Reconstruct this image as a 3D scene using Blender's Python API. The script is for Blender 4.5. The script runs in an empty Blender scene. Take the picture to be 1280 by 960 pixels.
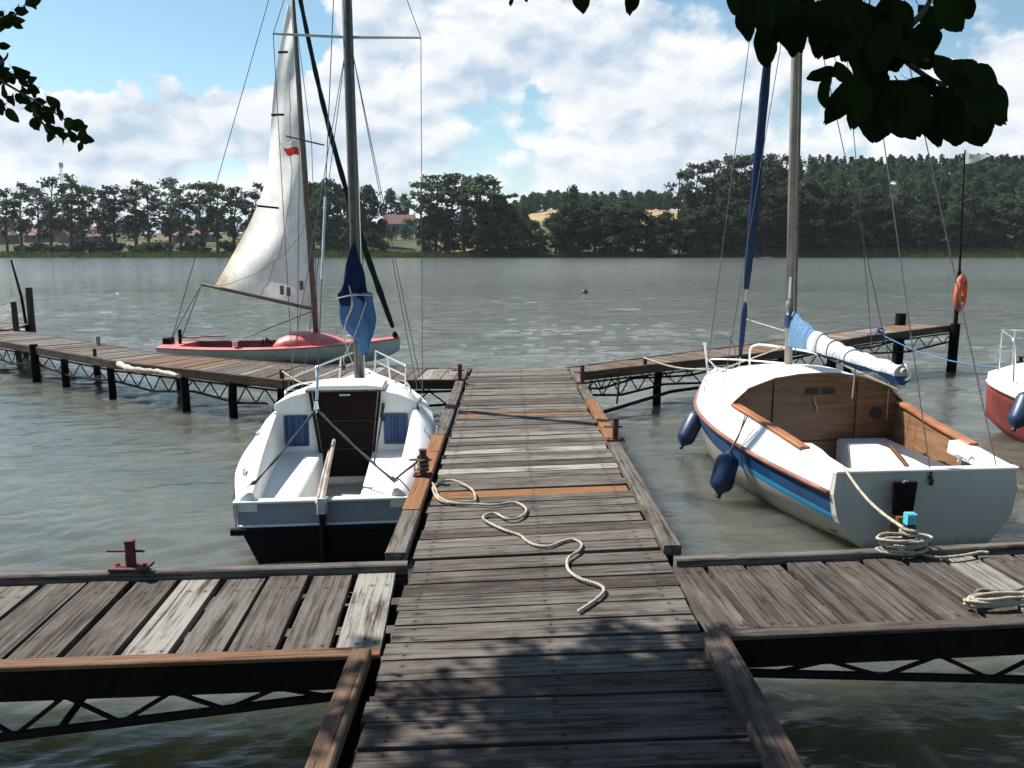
import bpy, math, random
import numpy as np
from mathutils import Vector, Matrix, noise as mnoise
R = math.radians
rng = random.Random(7)
scene = bpy.context.scene
col = scene.collection

# ------------------------------------------------------------------ camera model (pixels of the 1280x960 photograph)
F = 1000.0
TH = math.atan(165 / 1000.0)
YAW = math.atan(6 / 1000.0 * math.cos(TH))
CAM = (0.0, 0.0, 2.25)


def ray(x, y):
    a = (x - 640) / F
    b = -(y - 480) / F
    ct, st = math.cos(TH), math.sin(TH)
    fy = ct + b * st
    fz = -st + b * ct
    c, s = math.cos(YAW), math.sin(YAW)
    return (a * c + fy * s, -a * s + fy * c, fz)


def at(x, y, Y):
    d = ray(x, y)
    k = Y / d[1]
    return Vector((CAM[0] + k * d[0], Y, CAM[2] + k * d[2]))


def on(x, y, z):
    d = ray(x, y)
    k = (z - CAM[2]) / d[2]
    return Vector((CAM[0] + k * d[0], CAM[1] + k * d[1], z))


# ------------------------------------------------------------------ mesh builder
WM = {}


class MB:
    def __init__(self):
        self.v, self.f, self.uv, self.col, self.mi = [], [], [], [], []

    def face(self, idx, uv=None, c=(.5, 0, 0), m=0):
        self.f.append(tuple(idx))
        self.uv.append(uv if uv else [(self.v[i][0], self.v[i][1] + self.v[i][2]) for i in idx])
        self.col.append(c)
        self.mi.append(m)

    def poly(self, pts, c=(.5, 0, 0), m=0, uv=None):
        b = len(self.v)
        self.v += [tuple(p) for p in pts]
        self.face(range(b, b + len(pts)), uv, c, m)

    def plank(self, p0, p1, w, h, up=(0, 0, 1), c=(.5, 0, 0), m=0, ch=None, w1=None):
        """bar from p0 to p1, w wide, h deep, p0/p1 on the centre line; chamfered long edges"""
        p0, p1, up = Vector(p0), Vector(p1), Vector(up)
        ax = (p1 - p0)
        L = ax.length
        if L < 1e-6:
            return
        ax /= L
        side = ax.cross(up)
        if side.length < 1e-4:
            side = ax.cross(Vector((1, 0, 0)))
        side.normalize()
        u = side.cross(ax).normalized()
        if ch is None:
            ch = min(w, h) * .12
        w1 = w if w1 is None else w1
        b = len(self.v)
        rings = []
        for p, ww in ((p0, w), (p1, w1)):
            a, hh = ww / 2, h / 2
            prof = [(-a + ch, -hh), (a - ch, -hh), (a, -hh + ch), (a, hh - ch), (a - ch, hh), (-a + ch, hh), (-a, hh - ch), (-a, -hh + ch)]
            rings.append([len(self.v) + i for i in range(8)])
            self.v += [tuple(p + side * q + u * r) for q, r in prof]
        ou, ov = 3.0 + 10 * rng.randint(0, 60) + rng.random() * 2, 3.0 + 10 * rng.randint(0, 60) + rng.random() * 3
        per = [0, w, w, w + h, w + h, 2 * w + h, 2 * w + h, 2 * w + 2 * h]
        for i in range(8):
            j = (i + 1) % 8
            v0 = ov + per[i]
            v1 = ov + (per[j] if j else 2 * w + 2 * h + .02)
            self.face((rings[0][i], rings[1][i], rings[1][j], rings[0][j]),
                      [(ou, v0), (ou + L, v0), (ou + L, v1), (ou, v1)], c, m)
        self.face(rings[0], [(ou + k * .01, ov + k * .02) for k in range(8)], c, m)
        self.face(rings[1][::-1], [(ou + k * .01, ov + k * .02) for k in range(8)], c, m)

    def slab(self, a, b, c_, d, t, c=(.5, 0, 0), m=0):
        """quad plank with top corners a,b (one end) c_,d (other end), thickness t; a->d along the plank"""
        a, b, c_, d = map(Vector, (a, b, c_, d))
        z = Vector((0, 0, -t))
        base = len(self.v)
        self.v += [tuple(p) for p in (a, b, c_, d, a + z, b + z, c_ + z, d + z)]
        L, W = (d - a).length, (b - a).length
        ou, ov = 10.0 * rng.randint(0, 60), 10.0 * rng.randint(0, 60)
        q = [(ou, ov), (ou, ov + W), (ou + L, ov + W), (ou + L, ov)]
        for idx, uv in (((0, 1, 2, 3), q), ((7, 6, 5, 4), q[::-1]),
                        ((0, 4, 5, 1), [(ou, ov), (ou, ov + t), (ou + .02, ov + t), (ou + .02, ov)]),
                        ((2, 6, 7, 3), [(ou, ov), (ou, ov + t), (ou + .02, ov + t), (ou + .02, ov)]),
                        ((1, 5, 6, 2), [(ou, ov), (ou, ov + t), (ou + L, ov + t), (ou + L, ov)]),
                        ((3, 7, 4, 0), [(ou + L, ov), (ou + L, ov + t), (ou, ov + t), (ou, ov)])):
            self.face([base + i for i in idx], uv, c, m)

    def box(self, lo, hi, c=(.5, 0, 0), m=0, ch=.004):
        lo, hi = Vector(lo), Vector(hi)
        d = hi - lo
        cen = (lo + hi) / 2
        if d.x >= d.y:
            self.plank((lo.x, cen.y, cen.z), (hi.x, cen.y, cen.z), d.y, d.z, (0, 0, 1), c, m, ch)
        else:
            self.plank((cen.x, lo.y, cen.z), (cen.x, hi.y, cen.z), d.x, d.z, (0, 0, 1), c, m, ch)

    def tube(self, pts, r, n=8, c=(.5, 0, 0), m=0, closed=False, caps=True):
        pts = [Vector(p) for p in pts]
        N = len(pts)
        rs = r if isinstance(r, (list, tuple)) else [r] * N
        prev = None
        rings = []
        acc = 0
        for i, p in enumerate(pts):
            if closed:
                t = pts[(i + 1) % N] - pts[i - 1]
            else:
                t = pts[min(i + 1, N - 1)] - pts[max(i - 1, 0)]
            if t.length < 1e-9:
                t = Vector((0, 0, 1))
            t.normalize()
            if prev is None:
                s = t.cross(Vector((0, 0, 1)))
                if s.length < 1e-3:
                    s = t.cross(Vector((1, 0, 0)))
            else:
                s = prev - t * prev.dot(t)
            s.normalize()
            prev = s
            u = s.cross(t)
            if i:
                acc += (p - pts[i - 1]).length
            rings.append((len(self.v), acc))
            for k in range(n):
                a = 2 * math.pi * k / n
                self.v.append(tuple(p + (s * math.cos(a) + u * math.sin(a)) * rs[i]))
        M = N if closed else N - 1
        for i in range(M):
            (a, ua), (b, ub) = rings[i], rings[(i + 1) % N]
            if closed and i == N - 1:
                ub = ua + .1
            for k in range(n):
                l = (k + 1) % n
                w = 2 * math.pi * rs[i] / n
                self.face((a + k, a + l, b + l, b + k), [(ua, k * w), (ua, (k + 1) * w), (ub, (k + 1) * w), (ub, k * w)], c, m)
        if caps and not closed:
            a = rings[0][0]
            b = rings[-1][0]
            self.face([a + k for k in range(n)][::-1], None, c, m)
            self.face([b + k for k in range(n)], None, c, m)

    def loft(self, secs, closed=False, cap0=False, cap1=False, c=(.5, 0, 0), m=0, mfun=None):
        n = len(secs[0])
        base = len(self.v)
        for s in secs:
            self.v += [tuple(p) for p in s]
        for i in range(len(secs) - 1):
            for k in range(n if closed else n - 1):
                l = (k + 1) % n
                mm = mfun(i, k) if mfun else m
                if mm is None:
                    continue
                self.face((base + i * n + k, base + i * n + l, base + (i + 1) * n + l, base + (i + 1) * n + k), None, c, mm)
        if cap0:
            self.face([base + k for k in range(n)], None, c, m)
        if cap1:
            b = base + (len(secs) - 1) * n
            self.face([b + k for k in range(n)][::-1], None, c, m)

    def lathe(self, prof, cen, axis=(0, 0, 1), n=16, c=(.5, 0, 0), m=0):
        """prof: list of (radius, height)"""
        axis = Vector(axis).normalized()
        s = axis.orthogonal().normalized()
        u = axis.cross(s)
        cen = Vector(cen)
        secs = []
        for r, h in prof:
            secs.append([cen + axis * h + (s * math.cos(2 * math.pi * k / n) + u * math.sin(2 * math.pi * k / n)) * r for k in range(n)])
        self.loft(secs, True, True, True, c, m)

    def build(self, name, mats, parent=None, world=False, smooth=None, label=None):
        me = bpy.data.meshes.new(name)
        v = np.array(self.v, dtype=np.float64).reshape(-1, 3)
        if world and parent is not None:
            inv = WM[parent.name].inverted()
            M = np.array(inv)
            v = v @ M[:3, :3].T + M[:3, 3]
        me.from_pydata(v.tolist(), [], self.f)
        uvl = me.uv_layers.new(name='UVMap')
        flat = np.array([c for u in self.uv for p in u for c in p], dtype=np.float32)
        uvl.data.foreach_set('uv', flat)
        at_ = me.attributes.new('tint', 'FLOAT_COLOR', 'FACE')
        cc = np.array([(c[0], c[1], c[2], 1.0) for c in self.col], dtype=np.float32).ravel()
        at_.data.foreach_set('color', cc)
        if not isinstance(mats, (list, tuple)):
            mats = [mats]
        for m in mats:
            me.materials.append(m)
        me.polygons.foreach_set('material_index', np.array(self.mi, dtype=np.int32))
        if smooth is not None:
            me.polygons.foreach_set('use_smooth', np.ones(len(self.f), dtype=bool))
            if smooth < 180:
                me.set_sharp_from_angle(angle=R(smooth))
        me.update()
        o = bpy.data.objects.new(name, me)
        col.objects.link(o)
        if parent is not None:
            o.parent = parent
            WM[o.name] = WM[parent.name]
        else:
            WM[o.name] = Matrix.Identity(4)
        if label:
            o['label'] = label
        return o


def tag(o, label=None, cat=None, group=None, kind=None):
    for k, val in (('label', label), ('category', cat), ('group', group), ('kind', kind)):
        if val:
            o[k] = val
    return o


def thing(name, label, cat, loc=(0, 0, 0), rz=0.0, group=None, ry=0.0):
    o = bpy.data.objects.new(name, None)
    o.empty_display_size = .2
    col.objects.link(o)
    o.location = loc
    o.rotation_euler = (0, ry, rz)
    WM[o.name] = Matrix.LocRotScale(Vector(loc), o.rotation_euler.to_matrix(), None)
    return tag(o, label, cat, group)


def copy_tree(o, parent=None):
    c = o.copy()
    col.objects.link(c)
    c.parent = parent
    for ch in [x for x in bpy.data.objects if x.parent == o]:
        copy_tree(ch, c)
    return c


def spline(pts, k=6, closed=False):
    P = [Vector(p) for p in pts]
    n = len(P)
    out = []
    for i in range(n if closed else n - 1):
        if closed:
            p0, p1, p2, p3 = P[i - 1], P[i], P[(i + 1) % n], P[(i + 2) % n]
        else:
            p0, p1, p2, p3 = P[max(i - 1, 0)], P[i], P[i + 1], P[min(i + 2, n - 1)]
        for s in range(k):
            t = s / k
            out.append(.5 * ((2 * p1) + (p2 - p0) * t + (2 * p0 - 5 * p1 + 4 * p2 - p3) * t * t + (3 * p1 - p0 - 3 * p2 + p3) * t ** 3))
    if not closed:
        out.append(P[-1])
    return out


def interp(xs, ys):
    """smooth interpolation through a table"""
    xs = list(xs)
    ys = [np.array(y, dtype=float) for y in ys]
    n = len(xs)

    def f(x):
        i = 0
        while i < n - 2 and x > xs[i + 1]:
            i += 1
        h = xs[i + 1] - xs[i]
        t = min(max((x - xs[i]) / h, 0), 1)

        def sl(j):
            if j <= 0:
                return (ys[1] - ys[0]) / (xs[1] - xs[0])
            if j >= n - 1:
                return (ys[-1] - ys[-2]) / (xs[-1] - xs[-2])
            return (ys[j + 1] - ys[j - 1]) / (xs[j + 1] - xs[j - 1])
        m0, m1 = sl(i) * h, sl(i + 1) * h
        return (2 * t ** 3 - 3 * t * t + 1) * ys[i] + (t ** 3 - 2 * t * t + t) * m0 + (-2 * t ** 3 + 3 * t * t) * ys[i + 1] + (t ** 3 - t * t) * m1
    return f


# ------------------------------------------------------------------ node helpers
class NT:
    def __init__(self, tree):
        self.t = tree
        self.n = tree.nodes
        self.l = tree.links
        self.n.clear()

    def node(self, typ, ins=None, **props):
        nd = self.n.new(typ)
        for k, val in props.items():
            setattr(nd, k, val)
        if ins:
            for k, val in ins.items():
                s = nd.inputs[k]
                self.put(s, val)
        return nd

    def put(self, sock, val):
        if isinstance(val, bpy.types.NodeSocket):
            self.l.new(val, sock)
        else:
            if isinstance(val, (tuple, list)) and len(val) == 3 and sock.type == 'RGBA':
                val = (*val, 1)
            sock.default_value = val

    def math(self, op, a, b=None, c=None, clamp=False):
        nd = self.n.new('ShaderNodeMath')
        nd.operation = op
        nd.use_clamp = clamp
        self.put(nd.inputs[0], a)
        if b is not None:
            self.put(nd.inputs[1], b)
        if c is not None:
            self.put(nd.inputs[2], c)
        return nd.outputs[0]

    def smooth(self, x, lo, hi, a=0.0, b=1.0):
        nd = self.n.new('ShaderNodeMapRange')
        nd.interpolation_type = 'SMOOTHSTEP'
        for i, val in enumerate((x, lo, hi, a, b)):
            self.put(nd.inputs[i], val)
        return nd.outputs[0]

    def lin(self, x, lo, hi, a=0.0, b=1.0):
        nd = self.n.new('ShaderNodeMapRange')
        for i, val in enumerate((x, lo, hi, a, b)):
            self.put(nd.inputs[i], val)
        return nd.outputs[0]

    def mix(self, f, a, b, mode='MIX'):
        nd = self.n.new('ShaderNodeMix')
        nd.data_type = 'RGBA'
        nd.blend_type = mode
        self.put(nd.inputs[0], f)
        self.put(nd.inputs[6], a)
        self.put(nd.inputs[7], b)
        return nd.outputs[2]

    def noise(self, vec, scale, detail=4, rough=.55, dist=0.0, col=False):
        nd = self.n.new('ShaderNodeTexNoise')
        if vec is not None:
            self.put(nd.inputs['Vector'], vec)
        nd.inputs['Scale'].default_value = scale
        nd.inputs['Detail'].default_value = detail
        nd.inputs['Roughness'].default_value = rough
        nd.inputs['Distortion'].default_value = dist
        return nd.outputs['Color' if col else 'Fac']

    def mapping(self, vec, scale=(1, 1, 1), loc=(0, 0, 0), rot=(0, 0, 0)):
        nd = self.n.new('ShaderNodeMapping')
        self.put(nd.inputs['Vector'], vec)
        nd.inputs['Scale'].default_value = scale
        nd.inputs['Location'].default_value = loc
        nd.inputs['Rotation'].default_value = rot
        return nd.outputs[0]

    def bump(self, h, strength=.3, dist=.01, normal=None):
        nd = self.n.new('ShaderNodeBump')
        nd.inputs['Strength'].default_value = strength
        nd.inputs['Distance'].default_value = dist
        self.put(nd.inputs['Height'], h)
        if normal is not None:
            self.put(nd.inputs['Normal'], normal)
        return nd.outputs[0]

    def attr(self, name, out='Color'):
        nd = self.n.new('ShaderNodeAttribute')
        nd.attribute_name = name
        return nd.outputs[out]

    def tc(self, out):
        for nd in self.n:
            if nd.type == 'TEX_COORD':
                return nd.outputs[out]
        return self.n.new('ShaderNodeTexCoord').outputs[out]


def newmat(name):
    m = bpy.data.materials.new(name)
    m.use_nodes = True
    return m, NT(m.node_tree)


def surf(nt, color, rough=.6, metal=0.0, normal=None, spec=.5, ior=None, sheen=None):
    p = nt.node('ShaderNodeBsdfPrincipled')
    nt.put(p.inputs['Base Color'], color)
    nt.put(p.inputs['Roughness'], rough)
    nt.put(p.inputs['Metallic'], metal)
    nt.put(p.inputs['Specular IOR Level'], spec)
    if ior:
        p.inputs['IOR'].default_value = ior
    if normal is not None:
        nt.put(p.inputs['Normal'], normal)
    o = nt.node('ShaderNodeOutputMaterial')
    nt.l.new(p.outputs[0], o.inputs[0])
    return p


def simple(name, c, rough=.5, metal=0.0, var=.25, scale=6.0, bump=.0, dirt=0.0, spec=.5):
    """plain coat with uneven tone, optional dirt patches"""
    m, nt = newmat(name)
    ob = nt.tc('Object')
    n = nt.noise(ob, scale, 6, .6)
    lo = tuple(max(0, x * (1 - var)) for x in c)
    hi = tuple(min(1, x * (1 + var * .6)) for x in c)
    cc = nt.mix(nt.smooth(n, .3, .7), lo, hi)
    if dirt:
        d = nt.smooth(nt.noise(ob, scale * .6, 8, .7, .4), .52, .78)
        cc = nt.mix(nt.math('MULTIPLY', d, dirt), cc, tuple(x * .35 + .02 for x in c))
    nrm = nt.bump(nt.noise(ob, scale * 8, 5, .6), bump, .004) if bump else None
    surf(nt, cc, nt.lin(n, .2, .8, rough * .85, min(1, rough * 1.15)), metal, nrm, spec)
    return m


# ------------------------------------------------------------------ materials
def wood_mat(name='weathered_wood', dark=(.016, .012, .010), mid=(.072, .054, .044), pale=(.26, .25, .22), orange=(.24, .105, .042)):
    m, nt = newmat(name)
    uv = nt.tc('UV')
    tint = nt.node('ShaderNodeSeparateColor', {0: nt.attr('tint')})
    r, g, b = tint.outputs
    # slow bend of the grain
    bend = nt.noise(nt.mapping(uv, (1.3, 3, 1)), 1.0, 2, .5)
    su = nt.node('ShaderNodeSeparateXYZ', {0: uv})
    v2 = nt.math('ADD', su.outputs[1], nt.math('MULTIPLY', bend, .03))
    cuv = nt.node('ShaderNodeCombineXYZ', {0: su.outputs[0], 1: v2, 2: 0.0}).outputs[0]
    grain = nt.noise(nt.mapping(cuv, (1.6, 42, 1)), 1.0, 8, .66, .3)
    fine = nt.noise(nt.mapping(cuv, (7, 190, 1)), 1.0, 5, .65)
    blot = nt.noise(nt.mapping(uv, (3.2, 6, 1)), 1.0, 8, .68, .4)
    spot = nt.noise(nt.mapping(uv, (22, 40, 1)), 1.0, 5, .6)
    k = nt.math('ADD', nt.math('MULTIPLY', grain, .55), nt.math('MULTIPLY', fine, .45))
    k = nt.smooth(k, .37, .63)
    base = nt.mix(k, dark, mid)
    bright = nt.lin(r, 0, 1, .45, 1.75)
    sc = nt.node('ShaderNodeVectorMath', {0: base}, operation='SCALE')
    nt.put(sc.inputs[3], bright)
    base = sc.outputs[0]
    silver = nt.math('MULTIPLY', nt.smooth(blot, .48, .70), nt.smooth(grain, .40, .60))
    base = nt.mix(nt.math('MULTIPLY', silver, .75), base, (.125, .112, .098))
    base = nt.mix(nt.math('MULTIPLY', nt.smooth(blot, .46, .28), .7), base, (.018, .014, .012))
    base = nt.mix(nt.math('MULTIPLY', nt.smooth(spot, .62, .72), .55), base, (.014, .011, .010))
    pl = nt.math('MULTIPLY', g, nt.smooth(nt.math('ADD', grain, nt.math('MULTIPLY', blot, .6)), .60, .86), clamp=True)
    base = nt.mix(pl, base, pale)
    og = nt.math('MULTIPLY', b, nt.math('MULTIPLY', nt.lin(k, 0, 1, .45, 1.0), nt.smooth(spot, .72, .55, .4, 1.0)), clamp=True)
    base = nt.mix(og, base, orange)
    vor = nt.node('ShaderNodeTexVoronoi', {'Vector': nt.mapping(uv, (2.4, 11, 1)), 'Scale': 1.0})
    knot = nt.smooth(vor.outputs['Distance'], .05, .13, 1.0, 0.0)
    base = nt.mix(nt.math('MULTIPLY', knot, .85), base, (.014, .010, .008))
    crack = nt.smooth(nt.noise(nt.mapping(cuv, (.9, 60, 1), (3, 7, 0)), 1.0, 3, .5, .3), .34, .29)
    base = nt.mix(nt.math('MULTIPLY', crack, .85), base, (.008, .006, .005))
    # nail heads in pairs where the boards cross the joists (boards start at whole tens in the UV)
    um = nt.math('MODULO', su.outputs[0], 10.0)
    vm = nt.math('MODULO', su.outputs[1], 10.0)
    near = None
    for u0 in (.09, .70, 1.28):
        for v0 in (.03, .105):
            du, dv = nt.math('SUBTRACT', um, u0), nt.math('SUBTRACT', vm, v0)
            q = nt.math('ADD', nt.math('MULTIPLY', du, du), nt.math('MULTIPLY', dv, dv))
            near = q if near is None else nt.math('MINIMUM', near, q)
    nail = nt.smooth(near, .000028, .00006, 1.0, 0.0)
    stain = nt.smooth(near, .00005, .0008, .25, 0.0)
    base = nt.mix(stain, base, (.020, .012, .009))
    base = nt.mix(nail, base, (.006, .005, .005))
    h = nt.math('SUBTRACT', nt.math('ADD', grain, nt.math('MULTIPLY', fine, .7)), nt.math('MULTIPLY', crack, 1.4))
    surf(nt, base, nt.lin(k, 0, 1, .9, .66), 0, nt.bump(h, .75, .005), .15)
    return m


WOOD = wood_mat()
DARKWOOD = simple('shade_black_wood', (.008, .0065, .0055), .9, 0, .5, 9, .4, 0, .1)  # near-black: shade on the camera-facing beams is put into the colour
STEEL = simple('rusty_steel', (.013, .010, .009), .9, .0, .5, 20, .3, 0, .12)
REDRUST = simple('red_painted_rusty_steel', (.085, .018, .016), .75, .1, .6, 40, .4, .7)


def gelcoat(name, c, dirt, rough):
    """old gelcoat: chalky patches, run-off streaks, scum along the waterline (object z is height over the water)"""
    m, nt = newmat(name)
    ob = nt.tc('Object')
    sep = nt.node('ShaderNodeSeparateXYZ', {0: ob})
    n = nt.noise(ob, 3, 7, .65)
    cc = nt.mix(nt.smooth(n, .3, .7), tuple(x * .9 for x in c), c)
    streak = nt.noise(nt.mapping(ob, (16, 16, 1.1)), 1.0, 6, .65)
    cc = nt.mix(nt.math('MULTIPLY', nt.smooth(streak, .55, .75), dirt), cc, (.30, .27, .20))
    spots = nt.noise(ob, 34, 5, .7)
    cc = nt.mix(nt.math('MULTIPLY', nt.smooth(spots, .64, .74), dirt * .8), cc, (.22, .20, .17))
    sc = nt.math('ADD', sep.outputs[2], nt.math('MULTIPLY', nt.math('SUBTRACT', streak, .5), .16))
    cc = nt.mix(nt.math('MULTIPLY', nt.smooth(sc, .13, .02), .75), cc, (.13, .125, .07))
    surf(nt, cc, nt.lin(n, .2, .8, rough * .8, rough * 1.4), 0, nt.bump(n, .05, .01), .45)
    return m


GEL = gelcoat('white_gelcoat', (.78, .78, .76), .22, .30)
GELDIRTY = gelcoat('stained_white_gelcoat', (.46, .44, .395), .5, .38)
GREYGEL = simple('grey_hull_paint', (.50, .52, .49), .4, 0, .15, 3, 0, .3)
BLACKHULL = simple('black_hull_paint', (.004, .005, .009), .45, 0, .3, 3, 0, 0, .15)
NAVY = simple('navy_paint', (.012, .05, .13), .3, 0, .25, 3)
CYAN = simple('cyan_paint', (.02, .26, .52), .35, 0, .15, 3)
REDHULL = simple('dull_red_hull_paint', (.22, .035, .03), .5, 0, .3, 5, 0, .3)
PINK = simple('faded_red_deck_paint', (.56, .13, .12), .45, 0, .18, 4, 0, .25)
INNER = simple('dark_red_cockpit_paint', (.16, .03, .03), .6, 0, .3, 5)
ALU = simple('aluminium', (.55, .55, .55), .38, .75, .12, 8)
CHROME = simple('stainless_steel', (.72, .72, .72), .22, .9, .06, 8)
MASTGREY = simple('weathered_mast_alloy', (.30, .27, .235), .5, .3, .18, 5, .1)
DARKMAST = simple('dark_mast_alloy', (.085, .085, .09), .45, .4, .25, 5)
OLDWOODMAST = simple('old_wooden_mast', (.14, .105, .08), .7, 0, .3, 6, .2)
WIRE = simple('stay_wire', (.10, .10, .11), .5, .5, .1, 30)


def laid_rope(name, c):
    m, nt = newmat(name)
    uv = nt.tc('UV')
    su = nt.node('ShaderNodeSeparateXYZ', {0: uv})
    ph = nt.math('ADD', nt.math('MULTIPLY', su.outputs[0], 62.0), nt.math('MULTIPLY', su.outputs[1], 3 / .053))
    tri = nt.math('ABSOLUTE', nt.math('SUBTRACT', nt.math('FRACT', ph), .5))
    groove = nt.smooth(tri, .30, .48)
    dirt = nt.noise(nt.tc('Object'), 14, 6, .7)
    cc = nt.mix(nt.smooth(dirt, .45, .7), c, tuple(x * .5 for x in c))
    cc = nt.mix(nt.math('MULTIPLY', groove, .65), cc, tuple(x * .3 for x in c))
    surf(nt, cc, .9, 0, nt.bump(nt.math('SUBTRACT', 1.0, groove), .8, .003), .1)
    return m


ROPE = laid_rope('white_rope_fibre', (.42, .375, .30))
ROPEDARK = laid_rope('grey_rope_fibre', (.20, .185, .16))
ROPEGREEN = simple('dark_green_rope_fibre', (.015, .04, .04), .85, 0, .5, 120, .6)
ROPEBLUE = simple('blue_rope_fibre', (.05, .13, .30), .8, 0, .3, 90, .5)
FENDER = simple('blue_fender_vinyl', (.010, .030, .082), .42, 0, .25, 10, .05, .3)
DOORBROWN = simple('dark_brown_board', (.010, .0035, .003), .55, 0, .4, 9, .1, 0, .12)
BLUEGLASS = simple('blue_window_pane', (.01, .06, .20), .15, 0, .3, 8)
BLACK = simple('black_rubber', (.012, .012, .012), .6, 0, .3, 20)
TURQ = simple('turquoise_paint', (.07, .38, .48), .5, 0, .3, 30, 0, .4)
ORANGE = simple('faded_orange_foam', (.62, .10, .035), .6, 0, .2, 12, .1)
LOGM = simple('bare_pale_wood', (.42, .36, .29), .8, 0, .35, 14, .5)
BARK = simple('grey_brown_bark', (.07, .055, .042), .95, 0, .5, 9, .9)
FARBARK = simple('far_bark', (.05, .04, .032), .95, 0, .4, 1.5)


def cloth(name, c, trans=.25, folds=.5, scale=7, marks=False, stain=False):
    m, nt = newmat(name)
    ob = nt.tc('Object')
    n = nt.noise(ob, scale, 6, .6, .6)
    cc = nt.mix(nt.smooth(n, .3, .7), tuple(x * .82 for x in c), c)
    if stain:
        g = nt.node('ShaderNodeSeparateColor', {0: nt.attr('tint')}).outputs[1]
        cc = nt.mix(nt.math('MULTIPLY', g, nt.smooth(nt.noise(ob, 1.6, 6, .65), .2, .6)), cc, (.50, .41, .29))
    if marks:
        uv = nt.tc('UV')
        sx = nt.node('ShaderNodeSeparateXYZ', {0: ob})
        w = nt.noise(nt.mapping(ob, (38, 90, 60)), 1.0, 3, .6)
        band = nt.math('MULTIPLY', nt.smooth(nt.noise(nt.mapping(ob, (3.5, 1, 1)), 1.0, 1), .45, .5), nt.smooth(w, .56, .6))
        cc = nt.mix(nt.math('MULTIPLY', band, .35), cc, (.2, .2, .26))
    nrm = nt.bump(nt.noise(nt.mapping(ob, (1, 1, .45)), scale, 6, .62, 1.0), folds, .05)
    d = nt.node('ShaderNodeBsdfDiffuse', {'Color': cc, 'Normal': nrm})
    tr = nt.node('ShaderNodeBsdfTranslucent', {'Color': cc, 'Normal': nrm})
    mx = nt.node('ShaderNodeMixShader', {0: trans, 1: d.outputs[0], 2: tr.outputs[0]})
    nt.node('ShaderNodeOutputMaterial', {0: mx.outputs[0]})
    return m


SAIL = cloth('old_white_sailcloth', (.88, .87, .83), .55, .35, 3, stain=True)
COVERWHITE = cloth('white_sail_cover', (.58, .58, .62), .1, .9, 9, marks=True)
COVERBLUE = cloth('blue_sail_cover', (.068, .155, .33), .15, .9, 8)
COVERNAVY = cloth('navy_sail_cover', (.014, .025, .070), .1, .9, 9)
JIBBLUE = cloth('blue_furled_jib', (.030, .048, .105), .1, .8, 9)
JIBDARK = cloth('dark_furled_jib', (.022, .032, .030), .1, .6, 9)
FLAGRED = cloth('red_flag_cloth', (.55, .05, .05), .3, .3, 9)
FLAGWHITE = cloth('white_flag_cloth', (.7, .7, .68), .4, .3, 9)
LIGHTBLUE = cloth('light_blue_cover', (.15, .27, .43), .2, .9, 8)


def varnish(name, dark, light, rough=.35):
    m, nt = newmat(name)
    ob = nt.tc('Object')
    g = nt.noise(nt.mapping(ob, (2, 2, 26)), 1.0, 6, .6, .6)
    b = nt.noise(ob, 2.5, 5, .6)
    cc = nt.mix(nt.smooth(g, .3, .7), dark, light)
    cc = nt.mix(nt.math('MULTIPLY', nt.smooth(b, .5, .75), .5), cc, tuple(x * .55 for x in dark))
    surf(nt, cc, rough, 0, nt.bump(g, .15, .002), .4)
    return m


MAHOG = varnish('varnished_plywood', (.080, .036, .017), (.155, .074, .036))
MAHOGSUNLIT = varnish('sunlit_plywood', (.13, .068, .034), (.22, .125, .066))  # lit copy of the plywood, sunlight put into a lighter colour
TEAK = varnish('oiled_teak_rail', (.22, .08, .034), (.36, .15, .065), .5)
RUBRAIL = varnish('brown_rub_rail', (.14, .05, .035), (.26, .11, .08), .5)


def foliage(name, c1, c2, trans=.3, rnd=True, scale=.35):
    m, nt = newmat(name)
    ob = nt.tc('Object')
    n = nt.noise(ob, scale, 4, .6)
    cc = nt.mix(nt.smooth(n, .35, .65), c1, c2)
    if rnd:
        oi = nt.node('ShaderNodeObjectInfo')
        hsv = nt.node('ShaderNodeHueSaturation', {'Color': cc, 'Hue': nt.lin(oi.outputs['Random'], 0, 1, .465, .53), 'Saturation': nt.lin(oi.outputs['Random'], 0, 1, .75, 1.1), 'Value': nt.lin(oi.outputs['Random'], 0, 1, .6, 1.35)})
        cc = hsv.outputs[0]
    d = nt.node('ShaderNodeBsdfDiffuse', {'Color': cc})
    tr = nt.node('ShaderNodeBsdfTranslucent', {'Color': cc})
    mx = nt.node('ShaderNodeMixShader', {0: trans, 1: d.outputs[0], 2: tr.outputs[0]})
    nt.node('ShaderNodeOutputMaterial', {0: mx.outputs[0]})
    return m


LEAF_AIRY = foliage('far_airy_foliage', (.050, .066, .042), (.092, .116, .064), .42)
LEAF_DENSE = foliage('far_dense_foliage', (.030, .046, .027), (.066, .088, .042), .36)
LEAF_PINE = foliage('far_pine_foliage', (.020, .030, .021), (.036, .048, .027), .22, rnd=False, scale=.05)
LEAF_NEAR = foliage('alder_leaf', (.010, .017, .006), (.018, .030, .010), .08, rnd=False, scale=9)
REEDM = foliage('reed_foliage', (.055, .095, .022), (.11, .14, .04), .3, rnd=False, scale=.08)


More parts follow.
